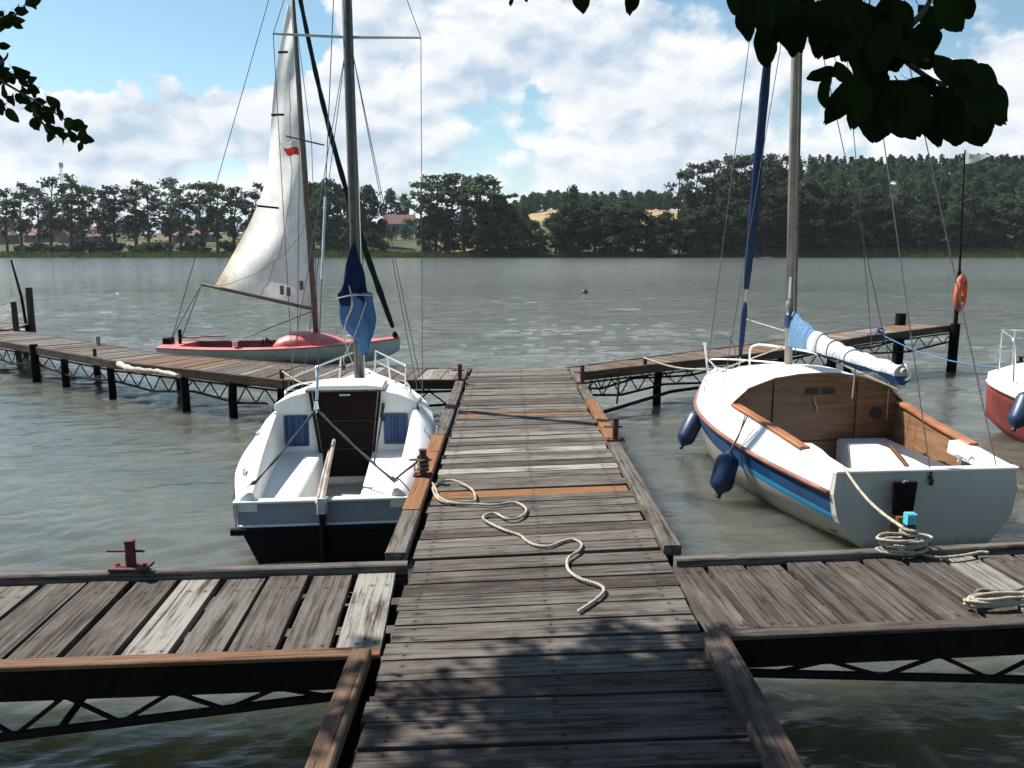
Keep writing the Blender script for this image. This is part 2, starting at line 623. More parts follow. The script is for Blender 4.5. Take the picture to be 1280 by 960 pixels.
def terrain_mat():
    m, nt = newmat('far_shore_ground')
    ob = nt.tc('Object')
    tint = nt.node('ShaderNodeSeparateColor', {0: nt.attr('tint')})
    n = nt.noise(ob, .05, 8, .65)
    n2 = nt.noise(nt.mapping(ob, (.02, .12, .1)), 1.0, 6, .6)
    grass = nt.mix(nt.smooth(n, .35, .65), (.038, .050, .024), (.085, .082, .040))
    field = nt.mix(nt.smooth(n2, .35, .65), (.23, .17, .085), (.30, .23, .12))
    cc = nt.mix(tint.outputs[1], grass, field)
    cc = nt.mix(tint.outputs[2], cc, (.028, .035, .018))
    surf(nt, cc, .95, 0, nt.bump(n, .5, .5), .1)
    return m


TERRAIN = terrain_mat()


def bank_mat():
    m, nt = newmat('bank_soil_and_grass')
    ob = nt.tc('Object')
    n = nt.noise(ob, 1.4, 8, .65)
    cc = nt.mix(nt.smooth(n, .4, .6), (.05, .04, .028), (.06, .085, .03))
    surf(nt, cc, .95, 0, nt.bump(n, .7, .1), .1)
    return m


def water_mat():
    m, nt = newmat('lake_water')
    ob = nt.tc('Object')
    sep = nt.node('ShaderNodeSeparateXYZ', {0: ob})
    yy = sep.outputs[1]
    # wind ripples running towards the camera, crests roughly across the view
    warp = nt.noise(ob, .35, 3, .5, 0, True)
    vm = nt.node('ShaderNodeVectorMath', {0: warp, 1: (.5, .5, .5)}, operation='SUBTRACT')
    vs = nt.node('ShaderNodeVectorMath', {0: vm.outputs[0]}, operation='SCALE')
    vs.inputs[3].default_value = 1.1
    va = nt.node('ShaderNodeVectorMath', {0: ob, 1: vs.outputs[0]}, operation='ADD')
    P = va.outputs[0]
    a = nt.noise(nt.mapping(P, (.75, 1.9, 1), rot=(0, 0, R(12))), 1.0, 2, .5)
    b = nt.noise(nt.mapping(P, (2.2, 5.0, 1), rot=(0, 0, R(-14))), 1.0, 3, .55)
    c = nt.noise(nt.mapping(P, (5.5, 14, 1), rot=(0, 0, R(6))), 1.0, 4, .6)
    gust = nt.smooth(nt.noise(nt.mapping(ob, (.035, .09, 1)), 1.0, 4, .6), .3, .7, .6, 1.25)
    br = nt.math('SUBTRACT', 1.0, nt.math('ABSOLUTE', nt.math('SUBTRACT', nt.math('MULTIPLY', b, 2.0), 1.0)))
    h = nt.math('ADD', nt.math('MULTIPLY', a, 1.0), nt.math('MULTIPLY', nt.math('ADD', b, nt.math('MULTIPLY', br, .35)), .42))
    fine = nt.math('MULTIPLY', c, nt.smooth(yy, 3.0, 12.0, .35, .30))
    h = nt.math('ADD', h, fine)
    h = nt.math('MULTIPLY', h, nt.math('MULTIPLY', gust, nt.smooth(yy, 8.0, 30.0, .16, 1.0)))
    # wavelets too small to resolve far out: a scatter of facet slopes growing with distance
    def slopes(sc, k):
        cn = nt.noise(nt.mapping(ob, sc), 1.0, 2, .6, 0, True)
        sb = nt.node('ShaderNodeVectorMath', {0: cn, 1: (.5, .5, .5)}, operation='SUBTRACT')
        ml = nt.node('ShaderNodeVectorMath', {0: sb.outputs[0], 1: k}, operation='MULTIPLY')
        return ml.outputs[0]
    sl_ = nt.node('ShaderNodeVectorMath', {0: slopes((1.3, 3.2, 1), (.45, 1.0, 0)), 1: slopes((.12, .5, 1), (.12, .35, 0))}, operation='ADD')
    amp = nt.node('ShaderNodeVectorMath', {0: sl_.outputs[0]}, operation='SCALE')
    nt.put(amp.inputs[3], nt.smooth(yy, 18.0, 60.0, .0, .75))
    gm = nt.node('ShaderNodeNewGeometry')
    ad = nt.node('ShaderNodeVectorMath', {0: gm.outputs['Normal'], 1: amp.outputs[0]}, operation='ADD')
    nz = nt.node('ShaderNodeVectorMath', {0: ad.outputs[0]}, operation='NORMALIZE')
    nrm = nt.bump(h, 1.0, .19, nz.outputs[0])
    mud = nt.noise(nt.mapping(ob, (.5, .9, 1)), 1.0, 5, .6, .5)
    cc = nt.mix(nt.smooth(mud, .35, .7), (.066, .072, .058), (.094, .099, .078))
    p = surf(nt, cc, nt.smooth(yy, 8.0, 90.0, .02, .13), 0, nrm, .5, 1.333)
    # turbid water: light spreads below the surface, so thin shadows blur away
    p.inputs['Subsurface Weight'].default_value = 1.0
    p.inputs['Subsurface Radius'].default_value = (1.0, 1.0, .6)
    p.inputs['Subsurface Scale'].default_value = 4.0
    return m


WATER = water_mat()

# ------------------------------------------------------------------ sun and sky
SUN_AZ = R(-64)      # measured from +Y, negative towards -X
SUN_EL = R(52)
SUNDIR = Vector((math.sin(SUN_AZ) * math.cos(SUN_EL), math.cos(SUN_AZ) * math.cos(SUN_EL), math.sin(SUN_EL)))
sl = bpy.data.lights.new('sun', 'SUN')
sl.energy = 5.0
sl.angle = R(.53)
sl.color = (1.0, .95, .875)
so = bpy.data.objects.new('sun', sl)
so.rotation_euler = SUNDIR.to_track_quat('Z', 'Y').to_euler()
so.location = (-20, 10, 30)
col.objects.link(so)

world = bpy.data.worlds.new('World')
scene.world = world
world.use_nodes = True
nt = NT(world.node_tree)
sky = nt.node('ShaderNodeTexSky', sky_type='NISHITA')
sky.sun_disc = False
sky.sun_elevation = SUN_EL
sky.sun_rotation = SUN_AZ
sky.altitude = 100
sky.air_density = 1.1
sky.dust_density = .3
sky.ozone_density = .5
skyc = nt.mix(1.0, sky.outputs[0], (.90, 1.05, 1.03), 'MULTIPLY')
bg = nt.node('ShaderNodeBackground', {0: skyc, 1: .066})
CLOUD_DARK, CLOUD_LIGHT, CLOUD_HAZE = (.265, .33, .40), (.505, .513, .52), (.365, .435, .49)
D = nt.tc('Generated')
sx = nt.node('ShaderNodeSeparateXYZ', {0: D})
az = nt.math('ARCTAN2', sx.outputs[0], sx.outputs[1])
el = nt.math('ARCSINE', sx.outputs[2])


wb = nt.node('ShaderNodeSeparateColor', {0: nt.noise(D, 9.0, 5, .6, 0, True)})
az_w = nt.math('ADD', az, nt.math('MULTIPLY', nt.math('SUBTRACT', wb.outputs[0], .5), .30))
el_w = nt.math('ADD', el, nt.math('MULTIPLY', nt.math('SUBTRACT', wb.outputs[1], .5), .13))


def blob(a0, e0, ra, re, k):
    da = nt.math('DIVIDE', nt.math('SUBTRACT', az_w, a0), ra)
    de = nt.math('DIVIDE', nt.math('SUBTRACT', el_w, e0), re)
    q = nt.math('ADD', nt.math('MULTIPLY', da, da), nt.math('MULTIPLY', de, de))
    return nt.math('MULTIPLY', nt.smooth(q, 0.0, 1.0, 1.0, 0.0), k)


def pa(x, y):
    d = Vector(ray(x, y)).normalized()
    return math.atan2(d.x, d.y), math.asin(d.z)


cov = nt.smooth(el, .10, .75, .10, -.42)
blobs = [  # cloud banks (+) and blue gaps (-) by direction
    (*pa(150, 30), .24, .085, -.40), (*pa(300, 90), .07, .06, -.16), (*pa(330, 10), .10, .05, -.10), (*pa(50, 140), .14, .055, .24), (*pa(200, 160), .22, .065, .26), (*pa(10, 32), .07, .035, .22),
    (*pa(420, 60), .12, .09, .16), (*pa(600, 40), .22, .09, .16), (*pa(800, 70), .14, .08, .16), (*pa(575, 150), .12, .06, .09), (*pa(640, 200), .08, .03, -.04),
    (*pa(690, 120), .035, .02, -.12), (*pa(770, 190), .05, .022, -.08), (*pa(800, 130), .12, .05, .08), (*pa(1240, 80), .09, .06, .18), (*pa(1160, 20), .06, .05, -.20),
    (*pa(900, 160), .14, .05, .08), (*pa(420, 190), .12, .04, .12)]
for bb in blobs:
    cov = nt.math('ADD', cov, blob(*bb))
comb = nt.node('ShaderNodeCombineXYZ', {0: az, 1: nt.math('MULTIPLY', el, 1.45), 2: 0.0})
P = comb.outputs[0]
warp = nt.noise(P, 7, 4, .55, 0, True)
wv = nt.node('ShaderNodeVectorMath', {0: warp, 1: (.5, .5, .5)}, operation='SUBTRACT')
ws = nt.node('ShaderNodeVectorMath', {0: wv.outputs[0]}, operation='SCALE')
ws.inputs[3].default_value = .05
P2 = nt.node('ShaderNodeVectorMath', {0: P, 1: ws.outputs[0]}, operation='ADD').outputs[0]


def dens(vec):
    """billowing density: large masses, rounded puffs on two scales, frayed detail"""
    big = nt.noise(nt.mapping(vec, (1, 1.25, 1), (3.7, 1.3, 0)), 5.0, 2, .5)

    def puff(sc, loc):
        vo = nt.node('ShaderNodeTexVoronoi', {'Vector': nt.mapping(vec, (1, 1.1, 1), loc), 'Scale': sc}, feature='SMOOTH_F1')
        vo.inputs['Smoothness'].default_value = .25
        q_ = nt.math('SUBTRACT', 1.0, vo.outputs['Distance'], clamp=True)
        return q_
    a = puff(11.0, (.3, .7, 0))
    b = puff(27.0, (1.9, .2, 0))
    fine = nt.noise(vec, 30.0, 11, .64)
    s = nt.math('ADD', nt.math('MULTIPLY', big, .66), nt.math('MULTIPLY', a, .20))
    s = nt.math('ADD', s, nt.math('MULTIPLY', b, .12))
    return nt.math('ADD', s, nt.math('MULTIPLY', fine, .24))


d0 = dens(P2)
off = nt.node('ShaderNodeVectorMath', {0: P2, 1: (-.012, .022, 0)}, operation='ADD').outputs[0]
d1 = dens(off)
cover = nt.math('ADD', d0, cov)
mask = nt.smooth(cover, .575, .72)
lit = nt.math('ADD', nt.math('MULTIPLY', nt.math('SUBTRACT', d0, d1), 5.0), .66, clamp=True)
thick = nt.smooth(cover, .74, 1.05)
lit = nt.math("SUBTRACT", lit, nt.math("MULTIPLY", thick, .30), clamp=True)
ccol = nt.mix(lit, CLOUD_DARK, CLOUD_LIGHT)
# far low clouds sink into pale air
hz = nt.smooth(el, .015, .12, 1.0, 0.0)
ccol = nt.mix(nt.math('MULTIPLY', hz, .45), ccol, CLOUD_HAZE)
cbg = nt.node('ShaderNodeBackground', {0: ccol, 1: 1.0})
front = nt.smooth(sx.outputs[1], -.25, .35, .0, 1.0)
mk = nt.math('MULTIPLY', mask, front)
haze = nt.math("MULTIPLY", nt.smooth(el, .03, .16, 1.0, 0.0), .7)
mk = nt.math('MAXIMUM', mk, nt.math('MULTIPLY', haze, front))
mxs = nt.node('ShaderNodeMixShader', {0: mk, 1: bg.outputs[0], 2: cbg.outputs[0]})
nt.node('ShaderNodeOutputWorld', {0: mxs.outputs[0]})

cam = bpy.data.cameras.new('camera')
cam.sensor_width = 36
cam.lens = 36 * F / 1280
cam.clip_end = 6000
cam.clip_start = .05
co = bpy.data.objects.new('camera', cam)
co.location = CAM
co.rotation_euler = (R(90) - TH, 0, -YAW)
col.objects.link(co)
scene.camera = co
scene.view_settings.view_transform = 'Standard'
scene.view_settings.look = 'None'
scene.view_settings.exposure = 1.0
scene.view_settings.gamma = 1.0
scene.render.engine = 'CYCLES'
scene.cycles.use_denoising = True
scene.cycles.max_bounces = 6
scene.cycles.diffuse_bounces = 2
scene.cycles.glossy_bounces = 3
scene.cycles.transmission_bounces = 3
scene.cycles.caustics_reflective = False
scene.cycles.caustics_refractive = False

# ------------------------------------------------------------------ water, far shore, near bank
def water_mesh():
    """one sheet: a fan of real wavelets, finest near the piers, joined to flat water all round"""
    rs = np.random.RandomState(21)
    Ls = np.concatenate([np.arange(math.log(.55), math.log(2.6), .03), np.arange(math.log(2.6), math.log(45), .0055), np.arange(math.log(45), math.log(345), .025)])
    Yv = np.exp(Ls)
    Yv[-1] = 345
    K = 1.32
    tv = np.linspace(-K, K, 600)
    YY, TT = np.meshgrid(Yv, tv, indexing='ij')
    X, Y = YY * TT, YY.copy()
    dy = np.where(YY < 45, .0055, .025) * YY
    rad = np.sqrt(X * X + Y * Y)
    edge = np.clip((K - np.abs(TT)) / .06, 0, 1) * np.clip((300 - YY) / 100, 0, 1) * np.clip((YY - .6) / .8, 0, 1)
    lee = .72 + .40 * np.clip((YY - 3.0) / 9.0, 0, 1) ** .8
    # gusts: slow patches of rougher and calmer water
    g = np.zeros_like(X)
    for _ in range(7):
        lam = rs.uniform(4, 22)
        th = rs.uniform(0, 6.28)
        g += np.cos((X * math.cos(th) * .6 + Y * math.sin(th)) * 2 * math.pi / lam + rs.uniform(0, 6.28))
    g = 1 + .12 * g
    Z = np.zeros_like(X)
    DX = np.zeros_like(X)
    DY = np.zeros_like(X)
    N = 120
    for i in range(N):
        lam = .095 * (1.1 / .095) ** (i / (N - 1)) * rs.uniform(.9, 1.1)
        th = R(90 + 12) + rs.normal() * R(30 if lam < .6 else 20)
        kx, ky = math.cos(th), math.sin(th)
        k = 2 * math.pi / lam
        sl = .25 * math.sqrt(2 / N) * (1.0 if lam < .30 else (.62 if lam < .6 else .36))
        am = sl / k
        vis = np.clip(lam / (dy * 3.0) - .6, 0, 1)
        # each train comes and goes, so crests stay short
        env = .55 + .45 * np.cos((X * ky - Y * kx) * 2 * math.pi / (lam * rs.uniform(4, 9)) + rs.uniform(0, 6.28) + .7 * np.sin(X * .9 + Y * .6 + i)) * 1.3
        ph = (X * kx + Y * ky) * k + rs.uniform(0, 6.28) + .8 * np.sin((X * ky - Y * kx) * 2 * math.pi / (lam * 6) + i)
        w = am * vis * env
        Z += w * np.cos(ph)
        DX -= .75 * w * kx * np.sin(ph)
        DY -= .75 * w * ky * np.sin(ph)
    q = edge * lee * g
    X2, Y2, Z2 = X + DX * q, Y + DY * q, Z * q
    n0, n1 = X.shape
    V = np.stack([X2, Y2, Z2], -1).reshape(-1, 3)
    idx = np.arange(n0 * n1).reshape(n0, n1)
    Fq = np.stack([idx[:-1, :-1], idx[:-1, 1:], idx[1:, 1:], idx[1:, :-1]], -1).reshape(-1, 4)
    y0, y1 = float(Yv[0]), 345.0
    ext = [(-900, -30, 0), (900, -30, 0), (900, y1, 0), (-900, y1, 0), (-K * y0, y0, 0), (K * y0, y0, 0), (K * y1, y1, 0), (-K * y1, y1, 0)]
    b = len(V)
    V = np.concatenate([V, np.array(ext)])
    Fe = [[b, b + 1, b + 5, b + 4], [b + 1, b + 2, b + 6, b + 5], [b, b + 4, b + 7, b + 3]]
    Fq = np.concatenate([Fq, np.array(Fe)])
    me = bpy.data.meshes.new('water')
    me.from_pydata(V.tolist(), [], Fq.tolist())
    me.polygons.foreach_set('use_smooth', np.ones(len(Fq), dtype=bool))
    me.materials.append(WATER)
    me.update()
    o = bpy.data.objects.new('water', me)
    col.objects.link(o)
    return tag(o, kind='structure')


water_mesh()

TD = [312, 321, 328, 340, 356, 375, 400, 430, 465, 500, 540, 600, 680, 800, 1000, 1300]
HL = interp(TD, [-1.6, 0, .9, 1.5, 2.8, 4.6, 7.2, 10, 12.6, 13.6, 14.2, 15, 16, 17, 18, 18])
HM = interp(TD, [-1.6, 0, 1.0, 2.6, 5, 8, 11.5, 16, 21, 25.5, 29.5, 33, 35, 37, 38, 36])
HR = interp(TD, [-1.6, 0, 1.4, 4.2, 8.0, 12.5, 19, 26, 34, 41, 46.5, 50.5, 52, 53, 52, 50])


def sstep(a, b, x):
    t = min(max((x - a) / (b - a), 0), 1)
    return t * t * (3 - 2 * t)


def ground(t, Dd):
    a = sstep(540, 700, t)
    b = sstep(850, 1010, t)
    h = float(HL(Dd)) * (1 - a) + a * (float(HM(Dd)) * (1 - b) + float(HR(Dd)) * b)
    if Dd > 322:
        h += mnoise.noise(Vector((t * .01, Dd * .02, 0))) * min((Dd - 322) * .03, 2.0)
    return h


def far(t, Dd, z=None):
    return Vector(((t - 634) / 1000 * Dd, Dd, ground(t, Dd) if z is None else z))


mb = MB()
ts = list(range(-1500, 2820, 30))
rows = [[far(t, d) for t in ts] for d in TD]
n = len(ts)
for r_ in rows:
    mb.v += [tuple(p) for p in r_]
for i in range(len(TD) - 1):
    for k in range(n - 1):
        t, d = ts[k], TD[i]
        g = 0.0
        if 640 <= t <= 880 and d >= 430:
            g = 1.0
        elif 540 <= t < 640 and 340 <= d < 400:
            g = .75
        elif t < 540 and d > 356:
            g = .18 if rng.random() < .5 else .0
        fl_ = 1.0 if t >= 890 and d >= 335 else 0.0
        mb.face((i * n + k, i * n + k + 1, (i + 1) * n + k + 1, (i + 1) * n + k), None, (0, g, fl_))
tag(mb.build('far_shore', TERRAIN, smooth=180), kind='structure')

# bank behind the camera, where the pier starts
mb = MB()
ys = [.35, -.2, -1.0, -2.0, -4, -8, -16, -30]
zs = [-.5, -.05, .35, .5, .7, .95, 1.3, 1.6]
xs = list(range(-30, 31))
for y, z in zip(ys, zs):
    for x in xs:
        mb.v.append((x, y + .35 * math.sin(x * .9) * (1 if y > -3 else 0), z + (.08 * mnoise.noise(Vector((x * .7, y, 0))))))
for i in range(len(ys) - 1):
    for k in range(len(xs) - 1):
        b = i * len(xs) + k
        mb.face((b, b + 1, b + 1 + len(xs), b + len(xs)))
tag(mb.build('bank', bank_mat(), smooth=180), kind='structure')

# reeds along the far waterline
mb = MB()
for k in range(7000):
    t = rng.uniform(-300, 600) if k < 4700 else rng.uniform(1085, 1500)
    d = 319.5 + rng.random() ** 1.5 * 15
    p = far(t, d)
    p.z = max(p.z, 0) - .1
    h = rng.uniform(1.1, 2.0) * (1 if d > 322 else .7)
    w = rng.uniform(.25, .6)
    l = rng.uniform(-.25, .35)
    a = rng.uniform(-.5, .5)
    dx, dy = w * math.cos(a), w * math.sin(a)
    mb.poly([p + Vector((-dx, -dy, 0)), p + Vector((dx, dy, 0)), p + Vector((dx * .3 + l, dy * .3, h)), p + Vector((-dx * .3 + l, -dy * .3, h))])
tag(mb.build('reeds', REEDM), kind='stuff')

# ------------------------------------------------------------------ far trees
nrm_rng = np.random.RandomState(3)


def leaf_cloud(mb, cen, rad, nq, size, rs, sq=(1, 1, 1), shell=.35):
    cen = np.array(cen)
    d = rs.normal(size=(nq, 3))
    d /= np.linalg.norm(d, axis=1)[:, None]
    rr = (shell + (1 - shell) * rs.rand(nq)) * rad
    P = cen + d * rr[:, None] * np.array(sq)
    for p in P:
        a = rs.normal(size=3)
        a /= np.linalg.norm(a)
        b = np.cross(a, rs.normal(size=3))
        b /= np.linalg.norm(b)
        s = size * rs.uniform(.6, 1.3)
        base = len(mb.v)
        mb.v += [tuple(p - a * s * .5 - b * s * .25), tuple(p + b * s * .45 - a * s * .1), tuple(p + a * s * .55 + b * s * .1), tuple(p - b * s * .4 + a * s * .15)]
        mb.face((base, base + 1, base + 2, base + 3), [(0, 0)] * 4)


def tree_meshes(kind, seed):
    """unit-ish tree 20 m tall; returns (trunk MB, crown MB)"""
    rs = np.random.RandomState(seed)
    r2 = random.Random(seed)
    tr, cr = MB(), MB()
    lean = rs.uniform(-.4, 1.0)
    if kind == 'airy':
        path = spline([(0, 0, -1), (lean * .2, 0, 5), (lean * .6 + rs.uniform(-.3, .3), rs.uniform(-.3, .3), 11), (lean * 1.8, 0, 18.5)], 4)
        tr.tube(path, [.45 - .38 * i / (len(path) - 1) for i in range(len(path))], 6)
        for k in range(24):
            h = 4.6 + 14.2 * (k + r2.random()) / 24
            a = r2.uniform(0, 6.28)
            L = r2.uniform(1.2, 4.3) * (1.2 - abs(h - 13) / 13)
            p0 = Vector((lean * (h / 18) ** 1.5 * 1.6, 0, h - 1.8))
            tip = p0 + Vector((math.cos(a) * L + .5, math.sin(a) * L, r2.uniform(1.2, 3.0)))
            tr.tube([p0, p0.lerp(tip, .5) + Vector((0, 0, -.15)), tip], [.12, .08, .03], 4)
            dn = .55 if h < 8 else 1.0
            leaf_cloud(cr, tip, r2.uniform(.8, 1.7), int(r2.randint(34, 62) * dn), .62, rs, (1.25, 1.1, .75), .1)
            for q in range(2):
                if r2.random() < .8:
                    leaf_cloud(cr, p0.lerp(tip, r2.uniform(.4, .9)) + Vector((r2.uniform(-.8, .8), r2.uniform(-.8, .8), r2.uniform(-.3, .9))), r2.uniform(.6, 1.2), int(22 * dn), .6, rs, (1.2, 1, .7), .1)
        leaf_cloud(cr, path[-1], 1.1, 40, .6, rs, (1.2, 1, .9), .1)
    elif kind == 'dense':
        path = spline([(0, 0, -1), (0, 0, 4), (lean * .5, 0, 12), (lean, 0, 17)], 3)
        tr.tube(path, [.5 - .42 * i / (len(path) - 1) for i in range(len(path))], 6)
        for k in range(52):
            h = 1.4 + 16.8 * ((k + r2.random()) / 52) ** .9
            w = 5.6 * math.sin(min(1, (h + 3.0) / 9) * 1.57) * (1 - max(0, (h - 8) / 12.0) ** 1.7)
            a = r2.uniform(0, 6.28)
            q = w * r2.uniform(.3, 1.0)
            c = (math.cos(a) * q + lean * h / 18, math.sin(a) * q, h)
            if k % 2:
                tr.tube([(lean * h / 24, 0, max(1, h - 2)), c], [.1, .03], 4)
            leaf_cloud(cr, c, r2.uniform(1.0, 2.2), r2.randint(46, 70), .78, rs, (1.15, 1.15, .8), .3)
        leaf_cloud(cr, (lean, 0, 18.3), 1.3, 60, .7, rs, (1, 1, 1), .2)
    elif kind == 'pine':
        tr.tube([(0, 0, -1), (0, 0, 10), (.2, 0, 19)], [.35, .25, .06], 5)
        for k in range(26):
            h = 4 + 15.5 * k / 25
            w = 3.1 * max(0, 1 - ((h - 4) / 16.2)) ** .75 + .25
            for j in range(3):
                a = r2.uniform(0, 6.28)
                q = w * r2.uniform(.4, 1)
                leaf_cloud(cr, (math.cos(a) * q, math.sin(a) * q, h - .2 * q), .55 + w * .25, 12, .75, rs, (1.2, 1.2, .5), .1)
    else:  # bush
        tr.tube([(0, 0, -.5), (.1, 0, 1.6)], [.15, .05], 5)
        for k in range(9):
            a = r2.uniform(0, 6.28)
            q = r2.uniform(.2, 1.7)
            leaf_cloud(cr, (math.cos(a) * q, math.sin(a) * q, r2.uniform(.7, 2.6)), r2.uniform(.7, 1.1), 40, .55, rs, (1, 1, .9), .2)
    return tr, cr


PROTO = {}
LEAFM = {'airy': LEAF_AIRY, 'dense': LEAF_DENSE, 'pine': LEAF_PINE, 'bush': LEAF_DENSE}
NAMES = {'airy': 'tall_tree', 'dense': 'broadleaf_tree', 'pine': 'pine_tree', 'bush': 'bush'}


def plant(kind, variant, p, height, label, group, wide=1.0):
    key = (kind, variant)
    cat = 'bush' if kind == 'bush' else 'tree'
    base = {'airy': 20, 'dense': 20, 'pine': 20, 'bush': 3.6}[kind]
    if key not in PROTO:
        t = thing(NAMES[kind], label, cat, (0, 0, 0))
        tr, cr = tree_meshes(kind, 11 + variant * 7 + {'airy': 0, 'dense': 100, 'pine': 200, 'bush': 300}[kind])
        tr.build('stem' if kind == 'bush' else 'trunk', FARBARK, t)
        cr.build('foliage' if kind == 'bush' else 'crown', LEAFM[kind], t)
        PROTO[key] = t
        c = t
    else:
        c = copy_tree(PROTO[key])
    s = height / base
    c.location = p
    c.scale = (s * wide * rng.uniform(.85, 1.15), s * wide, s)
    c.rotation_euler = (0, 0, rng.uniform(-1.2, 1.2) if kind == 'airy' else rng.uniform(0, 6.28))
    c['label'] = label
    c['group'] = group
    return c


def row(kind, items, Dd, label, group, nv=3, jit=6, wide=1.0):
    for i, it in enumerate(items):
        t, ytop = it[0], it[1]
        d = (it[2] if len(it) > 2 else Dd) + rng.uniform(-jit, jit)
        p = far(t, d)
        ztop = 2.25 + (315 - ytop) / 1000 * d
        h = max(ztop - p.z, 2.5)
        plant(kind, i % nv, p, h * 1.02, label, group, wide * rng.uniform(.88, 1.15))


row('airy', [(-60, 240), (-25, 234), (20, 238), (38, 232), (60, 236), (74, 229), (99, 226), (114, 236), (140, 240), (152, 234), (178, 229), (194, 234), (220, 230), (233, 238), (260, 230), (278, 232), (298, 236), (324, 232), (350, 240), (370, 236)], 348,
    'tall airy dark tree in the long row along the far left shore', 'tall trees in a row on the far left shore', 7, 5, 1.2)
row('dense', [(396, 230, 360), (412, 226, 352), (430, 234, 380), (448, 234, 358), (466, 233, 372), (492, 238, 520), (508, 244, 520)], 360,
    'dark rounded tree on the far shore behind the blue sail bundle', 'rounded trees beyond the white cabin boat', 3, 4, .95)
row('airy', [(530, 228), (546, 221), (562, 220), (581, 226), (598, 221), (616, 228)], 338,
    'tall dark tree in the clump right of the red roofed barn', 'tall clump right of the barn', 4, 5, 1.35)
row('dense', [(538, 268, 334), (558, 260, 342), (580, 262, 344), (602, 252, 342), (622, 246, 350), (636, 256, 346)], 340,
    'dark leafy tree filling the lower part of the clump right of the barn', 'lower trees of the clump right of the barn', 3, 4, 1.15)
row('dense', [(596, 290, 325), (612, 282, 326), (630, 278, 326), (648, 284, 325), (664, 276, 327), (674, 290, 325)], 326,
    'low dark tree at the water edge left of the golden field', 'waterside trees left of the golden field', 3, 2, 1.55)
row('dense', [(694, 266, 328), (708, 256, 332), (724, 258, 328), (742, 252, 332), (758, 256, 329), (776, 250, 332), (792, 258, 329), (812, 272, 327), (828, 266, 327), (846, 274, 328), (862, 262, 330)], 329,
    'dark bushy tree at the water edge in front of the golden field', 'waterside trees in front of the golden field', 3, 2, 1.6)
row('dense', [(713, 233, 336)], 336, 'tree rising well above the waterside trees in front of the golden field', 'lone taller tree', 3, 1, .55)
row('airy', [(845, 216), (862, 208), (880, 204), (897, 200), (915, 200), (933, 196), (950, 196), (966, 200)], 345,
    'tall sparse tree standing above the wood left of the right mast', 'tall sparse trees by the right hand wood', 4, 4, .95)
row('dense', [(868, 262, 334), (884, 258, 330), (902, 246, 338), (918, 250, 332), (934, 238, 340), (952, 240, 334), (970, 230, 340), (988, 236, 333), (1004, 226, 344), (1022, 240, 332), (1040, 230, 342), (1058, 244, 333), (1078, 236, 345), (1098, 250, 334), (1118, 240, 342), (1140, 256, 333), (1160, 244, 344), (1182, 256, 335), (1204, 246, 344), (1226, 258, 336), (1248, 244, 345), (1270, 254, 336), (1295, 248, 342), (1325, 250, 338), (1355, 246, 342), (1390, 250, 340)], 338,
    'dark broadleaf tree at the foot of the wooded hill', 'broadleaf trees along the right far shore', 3, 3, 1.35)
bl = 'low dark bush under the tall trees of the far left shore'
row('bush', [(t, 301 + rng.uniform(-3, 4)) for t in (35, 52, 66, 84, 110, 128, 150, 172, 186, 205, 240, 258, 290, 316, 350)], 336, bl, 'bushes under the far left tree row', 3, 3, 1.5)
row('bush', [(432, 283), (470, 284)], 338, 'round green bush on the dry grass left of the barn', 'round bushes left of the barn', 3, 2, 1.0)

# the wood on the hill and the trees along the ridges read as one mass
forest = MB()


def mass(kind, seeds, spots):
    data = []
    for s in seeds:
        tr, cr = tree_meshes(kind, s)
        data.append((np.array(cr.v), cr.f))
    for (t, d, h) in spots:
        V, Fc = data[rng.randrange(len(data))]
        sc = h / 20
        a = rng.uniform(0, 6.28)
        p = far(t, d)
        c, s = math.cos(a), math.sin(a)
        w = sc * rng.uniform(.9, 1.25)
        X = (V[:, 0] * c - V[:, 1] * s) * w + p.x
        Y = (V[:, 0] * s + V[:, 1] * c) * w + p.y
        Z = V[:, 2] * sc + p.z
        b = len(forest.v)
        forest.v += list(zip(X.tolist(), Y.tolist(), Z.tolist()))
        for q in Fc:
            forest.f.append(tuple(i + b for i in q))
            forest.uv.append([(0, 0)] * 4)
            forest.col.append((.5, 0, 0))
            forest.mi.append(0 if kind == 'pine' else 1)


mass('pine', (401, 402, 403), [(rng.uniform(985, 1480), rng.choice((560, 580, 600, 540, 520)) + rng.uniform(-10, 10), rng.uniform(15, 20)) for _ in range(330)])
mass('dense', (411, 412), [(rng.uniform(900, 1480), rng.uniform(352, 520), rng.uniform(14, 20)) for _ in range(230)])
mass('dense', (411, 412), [(rng.uniform(640, 730), rng.uniform(560, 620), rng.uniform(11, 15)) for _ in range(44)])
mass('dense', (413,), [(rng.uniform(730, 940), rng.uniform(560, 640), rng.uniform(9, 15)) for _ in range(90)])
mass('dense', (413,), [(rng.choice((rng.uniform(700, 790), rng.uniform(640, 655), rng.uniform(855, 900))), rng.uniform(380, 470), rng.uniform(8, 12)) for _ in range(50)])
mass('dense', (413,), [(rng.uniform(-300, 560), rng.uniform(560, 680), rng.uniform(10, 15)) for _ in range(130)])
mass('dense', (412,), [(rng.uniform(-300, 540), rng.uniform(405, 500), rng.uniform(4.5, 8.5)) for _ in range(120)])
fo = forest.build('forest', [LEAF_PINE, LEAF_DENSE])
tag(fo, 'dark wood covering the hill and the ridges behind the far shore', kind='stuff')

